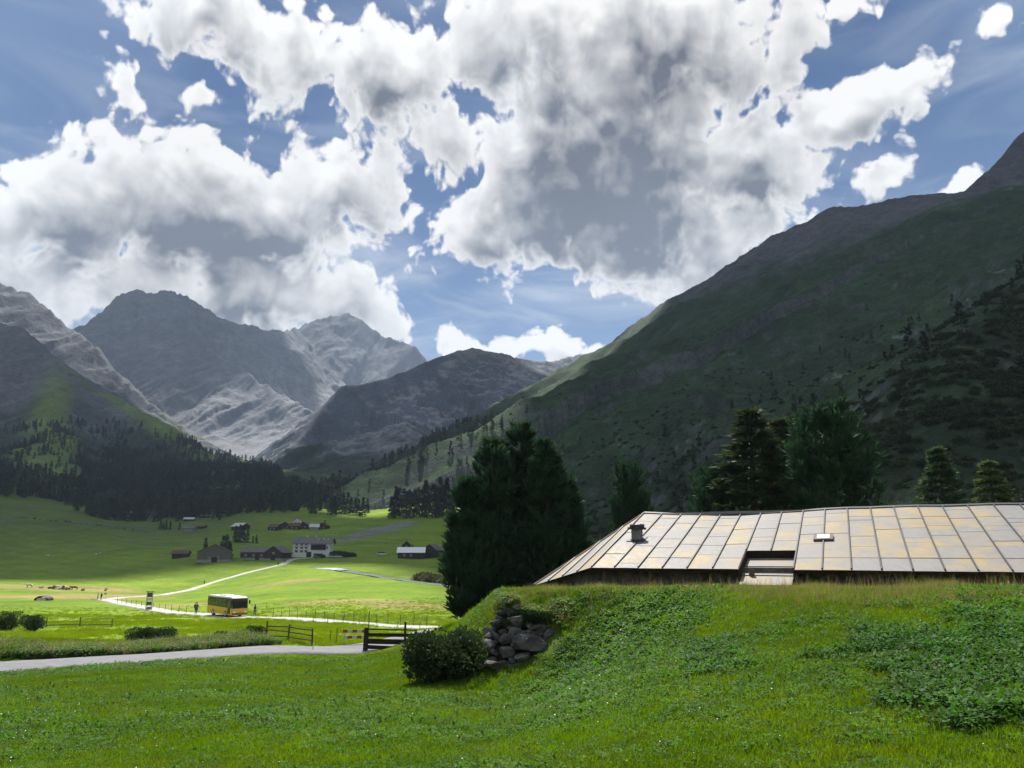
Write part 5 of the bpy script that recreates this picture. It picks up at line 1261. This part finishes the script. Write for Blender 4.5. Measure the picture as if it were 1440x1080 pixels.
def gate():
    p0 = at(514, 915.5, 54); p0[2] = gz(p0[0], p0[1]); g = thing('gate', 'dark plank field gate with a thick post and thin pole beside the near road', 'gate', tuple(p0)); k = 54 / FPX
    q = MB(); q.box((0, 0, .72), (.30, .30, 1.6), (0, .02, 0), .92); q.obj('gate_post', darkwood, g)
    q = MB(); q.tube([(.12, .1, .5), (.14, .1, 2.6)], [.035, .03], 6); q.obj('pole', darkwood, g)
    x1 = 66 * k
    for z, hh, a in ((1.38, .09, -.02), (1.02, .24, -.01), (.58, .34, -.02), (.16, .26, -.05)):
        q = MB(); q.box((x1 / 2 + .1, -.05, z), (x1, .05, hh), (0, -a, 0)); q.obj('plank', darkwood, g)
    q = MB(); q.box((52 * k, .06, .95), (.13, .13, 1.9)); q.obj('upright', darkwood, g)
    q = MB(); q.box((x1, .06, .6), (.16, .16, 1.3)); q.obj('upright', darkwood, g)
gate()
red = mat('barrier_red', (.28, .06, .04), (.22, .05, .035), 3, .7); wht = mat('barrier_white', (.48, .50, .47), (.38, .40, .37), 3, .6)
p0 = at(498, 909.5, 57.5); p0[2] = gz(p0[0], p0[1]); br = thing('road_barrier', 'red and white striped board barrier next to the gate post', 'barrier', tuple(p0))
for z in (1.05, .62):
    for i in range(5): q = MB(); q.box((-.70 + i * .35, 0, z), (.35, .04, .21)); q.obj('stripe_board', red if (i + (z < 1)) % 2 == 0 else wht, br)
for x in (-.75, .75): q = MB(); q.box((x, .06, .55), (.07, .07, 1.2)); q.obj('leg', framem, br)
for i, (px, py, Y, lb, hh) in enumerate(((472, 909, 58, 'slanting thin dark stake beside the near road', 1.2), (464, 907, 60, 'short thin stake behind the slanting stake', .9), (440, 912, 53, 'small pale marker post at the road edge', .5))):
    p = at(px, py, Y); q = MB(); q.tube([(0, 0, -.1), (.08 if i == 0 else .01, 0, hh)], [.035, .03], 6); q.tube([(.0, 0, hh * .8), (.10, 0, hh * .84)], [.02, .02], 5); tag(q.obj('stake', postm if i < 2 else framem, None, (p[0], p[1], gz(p[0], p[1]))), lb, 'stake')

# ------------------------------------------------------------------ cars by the inn
def car(label, px, py, Y, rz, c, van=False):
    p = at(px, py, Y); o = thing('parked_car', label, 'car', (p[0], p[1], gz(p[0], p[1]) + .02), rz); cm = mat('car_paint', c, tuple(x * .9 for x in c), 1, .3, .5)
    L, W2, hh = (4.9, 1.9, 1.95) if van else (4.2, 1.75, 1.45); b = MB(); b.prism([(-L / 2, .3), (L / 2, .3), (L / 2, .72), (L / 2 - .9, .88), (-L / 2, .92)], -W2 / 2, W2 / 2); b.obj('body', cm, o)
    q = MB(); q.prism([(-L / 2 + .1, .921), (L / 2 - .95, .881), (L / 2 - 1.6, hh - .06), (-L / 2 + .45, hh - .06)], -W2 / 2 + .08, W2 / 2 - .08); q.obj('windows', glassm, o)
    q = MB(); q.box((-.45, 0, hh - .03), (L * .52, W2 - .2, .06)); q.obj('roof', cm, o)
    for x in (-L / 2 + .8, L / 2 - .8):
        for s in (-1, 1): wheel(o, x, s * (W2 / 2 - .1), .31, .2)
car('white van parked left of the inn', 406, 781.5, 396, R(5), (.75, .75, .76), True); car('white car parked on the meadow track left of the bright-roofed barn', 537, 779.5, 415, R(10), (.72, .72, .73), True)
car('pale car parked among the hedge right of the inn', 467, 783.5, 396, R(30), (.6, .61, .62)); car('dark car parked before the inn door', 446, 785.2, 392, R(-10), (.04, .045, .05)); car('silver car parked at the end of the inn hedge', 476, 784, 395, R(15), (.5, .51, .52))
for i in range(26):
    px = RG_.uniform(-5, 190); py = 716 + max(0, px) * .16 + RG_.uniform(-6, 14); Y = 620 - max(0, px) * .25; p = at(px, py, Y); s = RG_.uniform(1.0, 3.0)
    tag(link('boulder', RG_.choice(STONES), None, (p[0], p[1], float(surface(np.array([p[0]]), np.array([p[1]]))[0]) + s * .1), (RG_.random(), RG_.random(), RG_.random() * 3), (s * 1.4, s * 1.2, s * .8)), 'grey boulder on the rough left pasture slope', 'boulder', 'boulders on the left slope')

# ------------------------------------------------------------------ haze
hz = MB(); hz.box((-700, 2600, 880), (9000, 7600, 2000)); ho = hz.obj('haze', None if False else bpy.data.materials.new('haze_air')); ho['kind'] = 'stuff'; ho['label'] = 'thin blue summer haze filling the valley'
hm_ = ho.data.materials[0]; hm_.use_nodes = True; T = NT(hm_.node_tree); T.n.clear()
pv = T.new('ShaderNodeVolumePrincipled'); pv.inputs['Density'].default_value = HAZE; pv.inputs['Color'].default_value = (.60, .76, 1.0, 1); pv.inputs['Anisotropy'].default_value = .2
o = T.new('ShaderNodeOutputMaterial'); T.link(pv.outputs[0], o.inputs['Volume'])
